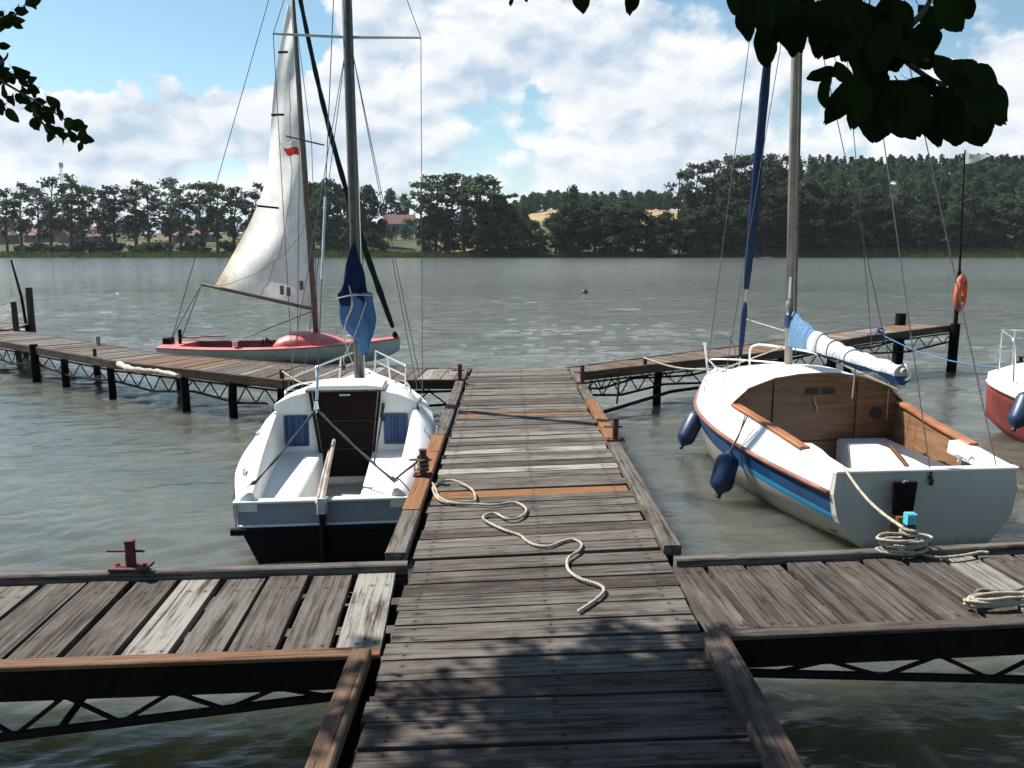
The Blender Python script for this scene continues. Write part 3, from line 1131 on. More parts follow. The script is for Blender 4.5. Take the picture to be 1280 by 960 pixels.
# ------------------------------------------------------------------ far buildings
ROOFRED = simple('red_roof_sheet', (.12, .042, .038), .8, 0, .25, .8)
ROOFBROWN = simple('brown_roof_tiles', (.15, .075, .055), .85, 0, .3, .8)
WALLGREEN = simple('grey_green_wall', (.15, .21, .205), .8, 0, .15, .8)
WALLPALE = simple('pale_plaster', (.24, .18, .145), .85, 0, .15, .8)
WINDARK = simple('dark_window', (.03, .035, .04), .2, 0, .2, 1)


def house(name, label, t, d, w, dep, wall_h, roof_h, wallm, roofm, rz=0.0, hip=False, wins=3, door=True):
    p = far(t, d)
    ro = thing(name, label, 'house' if name == 'house' else 'barn', p, rz)
    m = MB()
    m.loft([[(-w / 2, -dep / 2, z), (w / 2, -dep / 2, z), (w / 2, dep / 2, z), (-w / 2, dep / 2, z)] for z in (-2, wall_h)], True)
    if not hip:
        for s in (-1, 1):
            m.poly([(s * w / 2, -dep / 2, wall_h), (s * w / 2, dep / 2, wall_h), (s * w / 2, 0, wall_h + roof_h)])
    m.build('wall', wallm, ro)
    m = MB()
    e = .5
    k = w / 2 - dep / 2 * .8 if hip else w / 2 + e
    for s in (-1, 1):
        top = [(-k, 0, wall_h + roof_h + .15), (k, 0, wall_h + roof_h + .15)]
        ev = [(-w / 2 - e, s * (dep / 2 + e), wall_h - .25), (w / 2 + e, s * (dep / 2 + e), wall_h - .25)]
        m.poly([ev[0], ev[1], top[1], top[0]])
        m.poly([(x, y, z - .2) for x, y, z in (ev[0], ev[1])] + [ev[1], ev[0]])
    if hip:
        for s in (-1, 1):
            m.poly([(s * (w / 2 + e), -dep / 2 - e, wall_h - .25), (s * (w / 2 + e), dep / 2 + e, wall_h - .25), (s * k, 0, wall_h + roof_h + .15)])
    m.build('roof', roofm, ro)
    for i in range(wins):
        x = -w / 2 + w * (i + .7) / (wins + .4)
        m = MB()
        m.box((x - .5, -dep / 2 - .06, wall_h * .35), (x + .5, -dep / 2 + .02, wall_h * .8))
        m.build('window', WINDARK, ro)
    if door:
        m = MB()
        m.box((w * .36, -dep / 2 - .06, 0), (w * .36 + 1.2, -dep / 2 + .02, 2.1))
        m.build('door', WINDARK, ro)


house('barn', 'long barn with red roof and grey green wall among the far trees', 502, 460, 17, 10, 5.4, 4.8, WALLGREEN, ROOFRED, R(-4))
house('house', 'brown roofed house behind the far left end of the tree row', 12, 392, 14, 9, 4.0, 3.6, WALLPALE, ROOFBROWN, R(8), True)
house('house', 'small brown roofed house second from the left behind the tree row', 62, 402, 12, 8, 3.4, 3.2, WALLPALE, ROOFBROWN, R(-12))
house('house', 'pale cottage with gable roof between the trunks of the far left row', 96, 390, 7, 6, 3.2, 2.6, WALLPALE, ROOFBROWN, R(80))
house('house', 'broad house with hipped brown roof right of the pale cottage', 124, 394, 15, 10, 3.0, 3.8, WALLPALE, ROOFBROWN, R(5), True)
house('house', 'low wide house half hidden behind bushes at middle of the row', 250, 398, 18, 8, 3.0, 2.2, WALLPALE, ROOFBROWN, R(3), True)
GALV = simple('galvanised_steel', (.24, .26, .28), .6, .3, .15, 2)
for t, d, ytop, lab, w in ((95, 620, 208, 'slim grey telecom tower rising behind the far left trees', 1.6), (778, 700, 242, 'tiny lattice mast on the ridge above the golden field', .9)):
    p = far(t, d)
    zt = 2.25 + (315 - ytop) / 1000 * d
    ro = thing('telecom_tower', lab, 'tower', p)
    H = zt - p.z
    m = MB()
    for sx_, sy_ in ((-1, -1), (1, -1), (0, 1)):
        m.tube([(sx_ * w, sy_ * w, -1), (sx_ * w * .35, sy_ * w * .35, H)], .18, 4)
    q = [(-1, -1), (1, -1), (0, 1)]
    nseg = 14
    for i in range(nseg):
        for j in range(3):
            a, b = q[j], q[(j + 1) % 3]
            f0 = 1 - .65 * i / nseg
            f1 = 1 - .65 * (i + 1) / nseg
            m.tube([(a[0] * w * f0, a[1] * w * f0, H * i / nseg), (b[0] * w * f1, b[1] * w * f1, H * (i + 1) / nseg)], .07, 3)
    m.build('lattice', GALV, ro)
    if ytop < 230:
        m = MB()
        for k in range(3):
            a = k * 2.09
            m.box((math.cos(a) * 1.1 - .3, math.sin(a) * 1.1 - .3, H - 4), (math.cos(a) * 1.1 + .3, math.sin(a) * 1.1 + .3, H - .5))
        m.build('antenna', GALV, ro)

# ------------------------------------------------------------------ piers and gangways
DK = .6


def T(r=None, g=0.0, b=0.0):
    return (rng.uniform(.25, .8) if r is None else r, g, b)


pier = thing('pier', 'long straight plank pier running out between the white cabin boat and the blue striped boat', 'pier', (.17, 6.0, 0))


def xl(Y):
    return -.512


def xr(Y):
    return .86


def tilt(Y):
    return math.tan(R(2.5 + 5.5 * sstep(2.0, 5.0, Y) - 1.5 * sstep(7, 11, Y)))


deck = MB()
special = {}
Yc = -.6
W = .138
orange_boards = []
while Yc < 11.25:
    w = W * rng.uniform(.93, 1.07)
    gap = rng.choice((.010, .013, .016, .020, .026)) * (1 if Yc < 5 else .8)
    s = tilt(Yc)
    s2 = tilt(Yc + w)
    e0, e1 = rng.uniform(-.014, .014), rng.uniform(-.014, .014)
    y0_, y1_, zt = rng.uniform(-.006, .006), rng.uniform(-.006, .006), rng.uniform(-.004, .004)
    z = DK + rng.uniform(-.004, .004)
    x0, x1 = xl(Yc) + e0, xr(Yc) + e1
    mid = Yc + w / 2
    q = ((x0, Yc + x0 * s, z), (x0, Yc + w + x0 * s2 + y0_, z + zt), (x1, Yc + w + x1 * s2 + y1_, z - zt), (x1, Yc + x1 * s, z))
    c = T()
    is_or = abs(mid - 5.42) < .069 or abs(mid - 8.10) < .069
    if abs(mid - 5.95) < .07 or abs(mid - 6.62) < .07:
        c = T(.8, 1.0)
    elif 5.6 < mid and rng.random() < .45:
        c = T(rng.uniform(.55, .9), rng.uniform(.25, .6))
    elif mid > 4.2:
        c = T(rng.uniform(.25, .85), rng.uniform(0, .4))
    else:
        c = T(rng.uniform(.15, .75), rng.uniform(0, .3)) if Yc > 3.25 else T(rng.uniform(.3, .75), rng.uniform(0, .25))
    if is_or:
        m = MB()
        m.slab(*[q[0], q[1], q[2], q[3]], .035, (.8, 0, 1.0))
        m.build('plank', WOOD, pier, True, label='new orange brown plank set among the grey ones')
    else:
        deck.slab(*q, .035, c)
    Yc += w + gap
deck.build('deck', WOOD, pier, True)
# joists and steel under the deck
m = MB()
for x in (-.42, .17, .76):
    m.plank((x, -.4, DK - .10), (x, 11.2, DK - .10), .07, .12, c=T(.3))
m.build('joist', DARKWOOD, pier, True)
for Y in (1.0, 4.1, 7.2, 10.4):
    for x in (-.40, .74):
        m = MB()
        m.tube([(x, Y, -1.6), (x, Y, DK - .05)], .055, 10)
        m.build('post', STEEL, pier, True)
# edge boards
for name, segs in (('left', [(-.60, -.6, 3.06, .085, .55, .08, .35), (-.605, 4.12, 4.84, .115, .62, .3, 0), (-.61, 4.86, 6.95, .115, .8, .05, .95), (-.60, 6.97, 11.0, .11, .5, .25, 0)]),
                   ('right', [(.885, -.6, 3.2, .115, .35, .1, .12), (.915, 4.22, 6.75, .10, .4, .25, 0), (.925, 6.77, 8.72, .11, .8, .05, .95), (.92, 8.74, 10.85, .10, .45, .3, 0)])):
    for (x, y0, y1, w, r_, g, b) in segs:
        m = MB()
        m.plank((x, y0, DK + .018), (x, y1, DK + .018), w, .06, c=(r_, g, b))
        o = m.build('edge_board', WOOD, pier, True)
        if b > .5:
            o['label'] = 'new orange brown edge board'
        m = MB()
        if y1 > 4:
            m.plank((x, y0 + .01, DK - .10), (x, y1 - .01, DK - .10), .05, .115, c=T(.3))
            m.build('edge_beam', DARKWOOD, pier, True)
        else:
            m.plank((x, y0 + .01, DK - .12), (x, y1 - .01, DK - .12), .06, .155, c=T(.3))
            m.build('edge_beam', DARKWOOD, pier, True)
# nails
m = MB()
Yn = 1.5


def bollard(parent, p, h=.17, pin=True, plate=.09, mat=None, label=None, pinlen=.10, pdir=(1, 0, 0)):
    mt = mat or REDRUST
    m = MB()
    x, y, z = p
    m.box((x - plate, y - plate * .6, z), (x + plate, y + plate * .6, z + .014), ch=.002)
    m.tube([(x, y, z + .012), (x, y, z + h)], .026, 12)
    m.tube([(x, y, z + h - .001), (x, y, z + h + .006)], .030, 12)
    for sx_ in (-1, 1):
        m.lathe([(.012, 0), (.012, .008), (.006, .012)], (x + sx_ * plate * .75, y, z + .013), n=6)
    if pin:
        d = Vector(pdir) * pinlen
        m.tube([Vector((x, y, z + h * .62)) - d, Vector((x, y, z + h * .62)) + d * .6], .007, 8)
    return m.build('bollard', mt, parent, True, smooth=40, label=label)


bollard(pier, (-.61, 5.62, DK + .05), .19, plate=.07)
bollard(pier, (.93, 6.72, DK + .05), .19, plate=.08)
bollard(pier, (.925, 9.75, DK + .05), .22, plate=.08)
bollard(pier, (-.60, 10.0, DK + .05), .20, plate=.07)


def truss(name, parent, p0, p1, drop0, drop1, mid=None, nseg=6, r=.02, mat=None):
    """fish-bellied steel lattice below the line p0-p1"""
    p0, p1 = Vector(p0), Vector(p1)
    m = MB()

    def lo(f):
        d = drop0 + (drop1 - drop0) * f if mid is None else np.interp(f, [0, .5, 1], [drop0, mid, drop1])
        return p0.lerp(p1, f) - Vector((0, 0, d))
    m.tube([lo(f) for f in np.linspace(0, 1, 9)], r, 6)
    m.tube([p0, p1], r * .8, 6)
    for i in range(nseg):
        a, b, c_ = i / nseg, (i + .5) / nseg, (i + 1) / nseg
        m.tube([p0.lerp(p1, a), lo(b)], r * .55, 5)
        m.tube([lo(b), p0.lerp(p1, c_)], r * .55, 5)
    return m.build(name, mat or STEEL, parent, True)


def gangway(label, x0, x1, near0, near1, far0, far1, nplank, tints, red=0.0, side=-1, cutnear=None):
    """deck from x0 (pier side) to x1; near/far: Y at x0 and x1 for the two edges"""
    ro = thing('gangway', label, 'gangway', ((x0 + x1) / 2, (near0 + far1) / 2, 0))
    d = MB()
    step = (x1 - x0) / nplank
    ny = lambda x: near0 + (near1 - near0) * (x - x0) / (x1 - x0)
    fy = lambda x: far0 + (far1 - far0) * (x - x0) / (x1 - x0)
    for i in range(nplank):
        a = x0 + step * i + step * .03
        b = x0 + step * (i + 1) - step * (rng.uniform(.07, .13) if side < 0 else rng.uniform(.10, .15))
        sk = -.055 + rng.uniform(-.01, .01)
        z = DK - .012 + rng.uniform(-.006, .006)
        t = tints.get(i) or T(rng.uniform(.4, .7), rng.uniform(.1, .4))
        n0, n1, f0, f1 = ny(a) + .03, ny(b) + .03, fy(a) - .03, fy(b) - .03
        if x1 > x0:
            d.slab((b, n1, z), (a, n0, z), (a + sk, f0, z), (b + sk, f1, z), .04, t)
        else:
            d.slab((a, n0, z), (b, n1, z), (b + sk, f1, z), (a + sk, f0, z), .04, t)
    d.build('deck', WOOD, ro, True)
    m = MB()
    m.plank((x0, near0, DK - .072), (x1, near1, DK - .072), .055, .13, c=(.45, .05, 0))
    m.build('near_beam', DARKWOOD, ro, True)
    m = MB()
    m.plank((x0, near0 + .006, DK + .006), (x1, near1 + .006, DK + .006), .072, .022, c=(.45, .1, red), ch=.004)
    m.build('beam_top', WOOD, ro, True)  # sunlit beam top in its own colour, apart from the shade-black face
    m = MB()
    m.plank((x0, far0, DK - .03), (x1, far1, DK - .03), .06, .12, c=(.5, .3, 0))
    m.build('far_beam', WOOD, ro, True)
    for off in (.28, .58):
        m = MB()
        m.plank((x0, near0 + off, DK - .10), (x1, near1 + off, DK - .10), .05, .09, c=T(.3))
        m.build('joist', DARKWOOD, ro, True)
    dx = (x1 - x0)
    b0, b1 = (x0, near0 + .005, DK - .135), (x1, near1 + .005, DK - .135)
    truss('truss', ro, b0, b1, .03, .46, None, 11, .019)
    truss('truss', ro, (x0, far0 - .03, DK - .1), (x1, far1 - .03, DK - .1), .03, .46, None, 11, .017)
    # cross braces between the two trusses
    for f in (.28, .62, .95):
        x = x0 + dx * f
        zz = DK - .14
        for (ya, yb) in ((ny(x), fy(x)), (fy(x), ny(x))):
            m = MB()
            m.tube([(x + (.02 if ya < yb else -.02), ya, zz - .42 * f), (x, yb, zz)], .016, 6)
            m.build('brace', STEEL, ro, True)
    for f in (.99,):
        for yy in (ny(x1 * f) + .05, fy(x1 * f) - .05):
            m = MB()
            m.tube([(x1 * f, yy, -1.6), (x1 * f, yy, DK - .04)], .06, 10)
            m.build('post', STEEL, ro, True)
    return ro


gl = gangway('gangway with reddish front edge left of the pier, below the white cabin boat', -.53, -5.2, 3.10, 2.79, 4.03, 3.68, 21,
             {0: (.95, .85, 0), 1: (.45, .2, 0), 2: (.4, .15, 0), 3: (.45, .3, 0), 4: (.95, .8, 0), 5: (.4, .1, 0), 6: (.45, .1, 0), 7: (.35, .1, 0)}, .55)
bollard(gl, (-1.95, 3.95, DK + .035), .145, plate=.095, pinlen=.12)
gr = gangway('grey gangway on the right of the pier, below the blue striped boat', .90, 6.6, 3.24, 3.72, 4.08, 4.66, 26,
             {7: (.95, .7, 0), 8: (.45, .2, 0), 0: (.4, .1, 0), 4: (.55, .12, 0), 5: (.4, .1, 0), 1: (.4, .12, 0), 2: (.45, .1, 0), 3: (.35, .1, 0), 6: (.42, .1, 0)}, 0.0, 1)

# turquoise bollard with rope wound round it
bp = on(1134, 692, DK)
m = MB()
m.tube([(bp.x, bp.y, DK), (bp.x, bp.y, DK + .17)], .034, 12)
m.build('bollard', BLACK, gr, True, smooth=40)
m = MB()
m.box((bp.x - .026, bp.y - .026, DK + .17), (bp.x + .026, bp.y + .026, DK + .235), ch=.006)
m.build('bollard_cap', TURQ, gr, True, label='turquoise painted bollard cap')


def arm(label, near, farp, zs, colors, name='jetty', posts=(), stub=(), truss_segs=True, post_mat=None):
    """plank jetty following two polylines (near edge, far edge) with deck heights zs"""
    ro = thing(name, label, 'jetty', (near[len(near) // 2][0], near[len(near) // 2][1], 0))
    nn, ff = [Vector((a, b, z)) for (a, b), z in zip(near, zs)], [Vector((a, b, z)) for (a, b), z in zip(farp, zs)]
    acc = [0]
    for i in range(1, len(nn)):
        acc.append(acc[-1] + (nn[i] - nn[i - 1]).length)

    def pt(P, s):
        for i in range(len(P) - 1):
            if s <= acc[i + 1] or i == len(P) - 2:
                f = (s - acc[i]) / (acc[i + 1] - acc[i])
                return P[i].lerp(P[i + 1], f)
    d = MB()
    s = .02
    i = 0
    flip = nn[-1].x < nn[0].x
    while s < acc[-1] - .05:
        w = rng.uniform(.12, .16)
        e = min(s + w, acc[-1])
        t = colors(s, i)
        zz = Vector((0, 0, rng.uniform(-.006, .006)))
        A, B, C_, D_ = pt(nn, s) + zz, pt(nn, e) + zz, pt(ff, e) + zz, pt(ff, s) + zz
        if flip:
            d.slab(A, B, C_, D_, .035, t)
        else:
            d.slab(B, A, D_, C_, .035, t)
        s = e + rng.uniform(.008, .02)
        i += 1
    d.build('deck', WOOD, ro, True)
    for P, w, h, off in ((nn, .06, .125, -.045), (ff, .055, .11, -.045)):
        for i in range(len(P) - 1):
            m = MB()
            o = Vector((0, 0, off))
            m.plank(P[i] + o, P[i + 1] + o, w, h, c=(.35, .05, .12))
            m.build('edge_beam', WOOD, ro, True)
    if truss_segs:
        for P in (nn, ff):
            for i in range(len(P) - 1):
                k = max(1, round((P[i + 1] - P[i]).length / 2.2))
                for j in range(k):
                    a = P[i].lerp(P[i + 1], j / k) - Vector((0, 0, .14))
                    b = P[i].lerp(P[i + 1], (j + 1) / k) - Vector((0, 0, .14))
                    truss('truss', ro, a, b, .16, .16, .24, 5, .018)
    for (x, y, z, r) in posts:
        m = MB()
        m.tube([(x, y, -1.6), (x + rng.uniform(-.02, .02), y, z * .5), (x, y, z)], [r * 1.1, r, r * .95], 10)
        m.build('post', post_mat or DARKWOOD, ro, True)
    for (x, y, z, h, r, mt) in stub:
        m = MB()
        m.tube([(x, y, z), (x, y, z + h)], r, 10)
        m.build('stub_post', mt, ro, True)
    return ro


def col_left(s, i):
    if 4.1 < s < 5.9:
        return (rng.uniform(.5, .9), .1, rng.uniform(.35, .75))
    if s < 4.0:
        return (rng.uniform(.35, .9), rng.uniform(.2, .9) if rng.random() < .5 else .1, .05)
    return (rng.uniform(.3, .9), rng.uniform(.1, .55), 0)


near_l = [(-.55, 10.27), (-2.9, 10.27), (-6.0, 12.13), (-8.3, 14.0), (-11.5, 16.5)]
far_l = [(-.50, 11.30), (-2.9, 11.6), (-5.55, 12.85), (-7.66, 14.4), (-10.7, 16.9)]
far_l = [(-.50, 11.30), (-2.75, 11.6), (-5.5, 12.95), (-7.66, 14.75), (-10.7, 17.3)]
jl = arm('left arm of the outer jetty with orange brown planks, behind the white cabin boat', near_l, far_l, [.6] * 5, col_left,
         posts=[(-8.28, 13.95, .66, .07), (-7.4, 13.3, .5, .06), (-7.55, 14.6, .5, .06), (-6.1, 12.2, .5, .055), (-5.35, 12.95, .5, .055), (-4.62, 11.32, .5, .058), (-3.75, 10.8, .5, .058), (-3.4, 11.9, .5, .055), (-1.4, 10.3, .5, .055), (-10.2, 15.4, .5, .06)],
         stub=[(-6.55, 12.65, .6, .14, .028, REDRUST), (-7.35, 14.35, .6, .16, .035, GALV), (-2.95, 10.36, .6, .14, .03, REDRUST)])


def col_right(s, i):
    if rng.random() < .22:
        return (.8, .1, rng.uniform(.5, .9))
    if s > 5.2:
        return (rng.uniform(.6, .95), rng.uniform(.3, .9), .05)
    return (rng.uniform(.4, .9), rng.uniform(.1, .5), rng.uniform(0, .3))


near_r = [(.93, 10.87), (2.3, 11.6), (4.36, 12.56), (6.31, 13.97), (8.46, 15.13)]
far_r = [(.86, 11.42), (1.95, 12.15), (3.95, 13.35), (5.95, 14.6), (7.95, 15.75)]
jr = arm('right arm of the outer jetty climbing away behind the blue striped boat', near_r, far_r, [.6, .63, .70, .78, .87], col_right,
         posts=[(7.62, 15.45, 1.08, .10), (2.25, 11.75, .5, .06), (4.4, 12.7, .58, .07), (5.9, 14.4, .62, .08), (5.95, 13.8, .6, .07)], stub=[(2.0, 11.5, .62, .13, .03, REDRUST)])
# low brace running out from the pier corner
m = MB()
m.tube([(.98, 10.0, .16), (2.4, 11.5, .24), (4.3, 12.5, .30)], .025, 6)
m.tube([(1.12, 10.65, .5), (1.10, 10.3, .2)], .014, 6)
m.tube([(1.55, 10.95, .5), (1.50, 10.75, .2)], .014, 6)
m.build('lower_rail', STEEL, jr, True)
# corner post of the right arm, with a slim flagpole above it
m = MB()
m.tube([(8.44, 15.0, -1.6), (8.44, 15.0, .92)], .085, 12)
m.build('post', DARKWOOD, jr, True)
pole = thing('flagpole', 'slim dark pole with a small pale pennant at the outer corner of the right jetty', 'flagpole', (8.44, 15.0, .92))
m = MB()
m.tube([(8.44, 15.0, .90), (8.43, 15.0, 1.9)], .04, 10)
m.tube([(8.43, 15.0, 1.88), (8.39, 15.0, 2.6), (8.33, 15.0, 4.08)], [.022, .018, .012], 8)
m.build('pole', STEEL, pole, True, smooth=50)
m = MB()
secs = []
for i in range(9):
    f = i / 8
    x = 8.345 + .46 * f
    zc = 3.95 - .02 * math.sin(f * 5) + .01 * f
    yy = 15.0 + .03 * math.sin(f * 7)
    hh = .10 * (1 - f) + .012
    secs.append([(x, yy, zc - hh), (x, yy + .004, zc), (x, yy, zc + hh)])
m.loft(secs)
m.build('pennant', FLAGWHITE, pole, True, smooth=180)
m = MB()
m.poly([(8.40, 14.985, 3.93), (8.52, 15.0, 3.92), (8.50, 14.99, 3.99), (8.40, 14.98, 4.0)])
m.build('pennant_mark', GREYGEL, pole, True)

# life ring hung on the pole
ring_c = at(1201, 366, 14.86)
lr = thing('life_ring', 'orange life ring hanging on the pole at the outer end of the right jetty', 'life ring', ring_c, R(50))
m = MB()
m.tube([(.25 * math.cos(a), .0, .25 * math.sin(a) * 1.08) for a in np.linspace(0, 2 * math.pi, 29)[:-1]], .062, 12, closed=True)
m.build('ring', ORANGE, lr, smooth=180)
m = MB()
for k in range(4):
    a0 = math.pi / 4 + k * math.pi / 2
    m.tube([(.25 * math.cos(a), 0, .27 * math.sin(a)) for a in np.linspace(a0 - .12, a0 + .12, 5)], .066, 12)
m.build('band', simple('orange_band', (.42, .07, .03), .6), lr, smooth=180)
m = MB()
m.tube([(.34 * math.cos(a) - 0, .0, .36 * math.sin(a)) for a in np.linspace(0, 2 * math.pi, 25)[:-1]], .008, 6, closed=True)
m.build('grab_line', ROPEDARK, lr, smooth=180)

# short finger jetty at the far left
jf = arm('short grey finger jetty with tall posts at the far left edge', [(-10.55, 16.95), (-12.5, 17.0), (-15.5, 17.1)], [(-11.0, 18.5), (-12.5, 18.6), (-15.5, 18.8)], [.62] * 3, lambda s, i: (.6, .4, 0), truss_segs=False,
         posts=[(-10.36, 16.9, 1.22, .06), (-10.62, 17.6, .5, .06), (-10.9, 18.4, 1.45, .075), (-13.5, 17.0, .5, .07)], post_mat=WOOD)
m = MB()
p = at(27, 372, 18.45)
m.tube([(-11.05, 18.45, .3), p, at(14, 325, 18.45)], [.035, .03, .02], 8)
m.build('pole', STEEL, jf, True)

# pale log along the edge of the left arm
lg = [on(149, 455, .65), on(163, 461, .67), on(184, 464, .66), on(200, 465, .66), on(224, 470, .65)]
m = MB()
m.tube(spline(lg, 5), [.045 - .014 * i / 20 + .008 * math.sin(i * 1.9) for i in range(21)], 10)
tag(m.build('log', LOGM, smooth=180), 'pale bare log lying along the edge of the left jetty arm', 'log')

# small dark buoy out on the lake
b = on(731, 366, 0)
m = MB()
m.lathe([(.02, -.2), (.16, -.12), (.19, 0), (.15, .12), (.05, .17), (.03, .22)], b, n=14)
tag(m.build('buoy', BLACK, smooth=180), 'small dark buoy floating alone on the open lake', 'buoy')

# ------------------------------------------------------------------ boats
def mirror(half):
    """half section listed from keel (y>=0) to rail -> full ring from port rail to starboard rail"""
    port = [(x, y, z) for (x, y, z) in half[::-1]]
    star = [(x, -y, z) for (x, y, z) in half[1:]]
    return port + star


def hull_sections(tab, n=26):
    xs = [t[0] for t in tab]
    f = interp(xs, [np.array(t[1]).ravel() for t in tab])
    secs = []
    for x in np.linspace(xs[0], xs[-1], n):
        v = f(x).reshape(-1, 2)
        v[:, 0] = np.maximum(v[:, 0], 0)
        half = [(float(x), float(a), float(b)) for a, b in v]
        secs.append(mirror(half))
    return secs, f, xs


def strip(name, f, x0, x1, pts, mat, parent, n=24, r=.018, sides=(1, -1), label=None):
    for s in sides:
        m = MB()
        P = []
        for x in np.linspace(x0, x1, n):
            y, z = pts(x)
            P.append((x, s * y, z))
        m.tube(P, r, 8)
        m.build(name, mat, parent, smooth=180, label=label)


def stay(m, p, q, r=.0045, sag=0.0):
    p, q = Vector(p), Vector(q)
    if sag:
        pts = [p.lerp(q, t) + Vector((0, 0, -sag * 4 * t * (1 - t))) for t in np.linspace(0, 1, 9)]
    else:
        pts = [p, q]
    m.tube(pts, r, 5)


# ---------------- white cabin boat on the left of the pier
A = thing('sailboat', 'white cabin sailboat with black lower transom and two blue windows, moored left of the pier', 'sailboat', (-1.335, 5.6, 0), R(90 + 5.6))
tabA = [(0, [(0, -.18), (.30, -.16), (.47, -.02), (.575, .22), (.60, .30), (.62, .455)]),
        (.8, [(0, -.22), (.40, -.18), (.66, .02), (.765, .25), (.80, .36), (.79, .52)]),
        (1.8, [(0, -.25), (.42, -.20), (.70, .03), (.81, .28), (.845, .40), (.82, .58)]),
        (2.8, [(0, -.25), (.34, -.20), (.58, .06), (.71, .32), (.76, .44), (.76, .63)]),
        (3.5, [(0, -.20), (.20, -.14), (.37, .12), (.50, .38), (.56, .50), (.56, .69)]),
        (4.1, [(0, -.08), (.05, 0), (.13, .2), (.22, .44), (.26, .56), (.27, .73)]),
        (4.4, [(0, .1), (.01, .2), (.02, .35), (.03, .5), (.035, .6), (.04, .765)])]
secA, fA, xsA = hull_sections(tabA)
nA = len(secA[0])
m = MB()
m.loft(secA, mfun=lambda i, k: 0 if (k < 2 or k >= nA - 3) else 1)
m.build('hull', [GEL, BLACKHULL], A, smooth=40)
m = MB()
s0 = secA[0]
low = s0[1:-1]
m.poly([(-.002, y, z) for (x, y, z) in low], m=0)
m.build('transom_lower', BLACKHULL, A)
m = MB()
m.poly([(-.002, .597, .295), (-.002, -.597, .295), (.05, -.615, .455), (.05, .615, .455)])
m.build('transom_upper', simple('worn_grey_gelcoat', (.26, .26, .275), .4, 0, .12, 5, 0, .2), A)
m = MB()
m.plank((.035, .64, .468), (.035, -.64, .468), .075, .022, ch=.006)
m.build('transom_lip', GEL, A)
m = MB()
m.plank((-.012, .60, .298), (-.012, -.60, .298), .024, .016, ch=.003)
m.build('trim_line', GEL, A)
m = MB()
m.plank((-.02, .66, .262), (-.02, -.64, .262), .04, .05, ch=.008)
m.build('rub_strake', BLACKHULL, A)
strip('rub_strake', fA, .0, 4.35, lambda x: (fA(x)[8] + .006, fA(x)[9] - .06), BLACKHULL, A, r=.020)
# side decks and foredeck, coaming
ycA = interp([.05, .8, 1.75], [[.535, .54], [.60, .66], [.655, .80]])
rail = lambda x: (float(fA(x)[10]), float(fA(x)[11]))
m = MB()
for s in (1, -1):
    secs = []
    for x in np.linspace(.03, 1.76, 12):
        ry, rz_ = rail(x)
        cy, cz = ycA(max(x, .05))
        secs.append([(x, s * ry, rz_), (x, s * (ry * .55 + cy * .45), rz_ * .45 + cz * .55), (x, s * cy, cz), (x, s * (cy - .03), cz - .004), (x, s * (cy - .05), cz - .05), (x, s * (cy - .06), .40)])
    m.loft(secs if s < 0 else [q[::-1] for q in secs])
    m.poly(secs[0] + [(.03, s * .55, .30), (.03, s * .61, .30)])
    c0 = secs[0]
    m.poly([c0[2], c0[5], (.075, s * .47, .40), (.075, s * .47, .47)])
cabA = interp([1.75, 2.5, 3.1, 3.4],
              [[.70, .72, .655, .86, .50, .93, .32, .975, 0, .99], [.66, .70, .57, .86, .42, .915, .22, .94, 0, .95],
               [.50, .72, .38, .81, .28, .85, .14, .865, 0, .87], [.36, .735, .26, .76, .18, .765, .08, .77, 0, .77]])
secs = []
for x in np.linspace(1.75, 3.4, 12):
    ry, rz_ = rail(x)
    c = cabA(x)
    secs.append(mirror([(x, float(c[8]), float(c[9])), (x, float(c[6]), float(c[7])), (x, float(c[4]), float(c[5])), (x, float(c[2]), float(c[3])), (x, float(c[0]), float(c[1])), (x, ry, rz_)]))
m.loft(secs)
secs = []
for x in np.linspace(3.4, 4.4, 8):
    ry, rz_ = rail(x)
    secs.append([(x, ry, rz_), (x, ry * .6, rz_ + .03), (x, 0, rz_ + .045), (x, -ry * .6, rz_ + .03), (x, -ry, rz_)])
m.loft(secs)
m.build('deck', GEL, A, smooth=50)
# bulkhead
c = cabA(1.75)
half = [(.655, .86), (.50, .93), (.32, .975)]
m = MB()
prof = [(1.752, .60, .06), (1.752, .655, .42), (1.752, .655, .80)] + [(1.752, y, z) for y, z in half] + [(1.752, 0, .99)] + [(1.752, -y, z) for y, z in half[::-1]] + [(1.752, -.655, .80), (1.752, -.655, .42), (1.752, -.60, .06)]
m.poly(prof)
m.build('bulkhead', GEL, A)
# cockpit: seats, well, sole
for s in (1, -1):
    m = MB()
    secs = []
    for x in (.06, .6, 1.2, 1.75):
        cy = float(ycA(x)[0]) - .05
        secs.append([(x, s * cy, .402), (x, s * .245, .40), (x, s * .232, .388), (x, s * .205, .08)])
    m.loft(secs if s > 0 else [q[::-1] for q in secs])
    m.build('seat', GEL, A, smooth=30)
m = MB()
m.poly([(.06, -.21, .082), (1.75, -.21, .082), (1.75, .21, .082), (.06, .21, .082)])
m.poly([(.08, -.55, .44), (.08, .55, .44), (.08, .55, .08), (.08, -.55, .08)])
m.build('cockpit_sole', GELDIRTY, A)
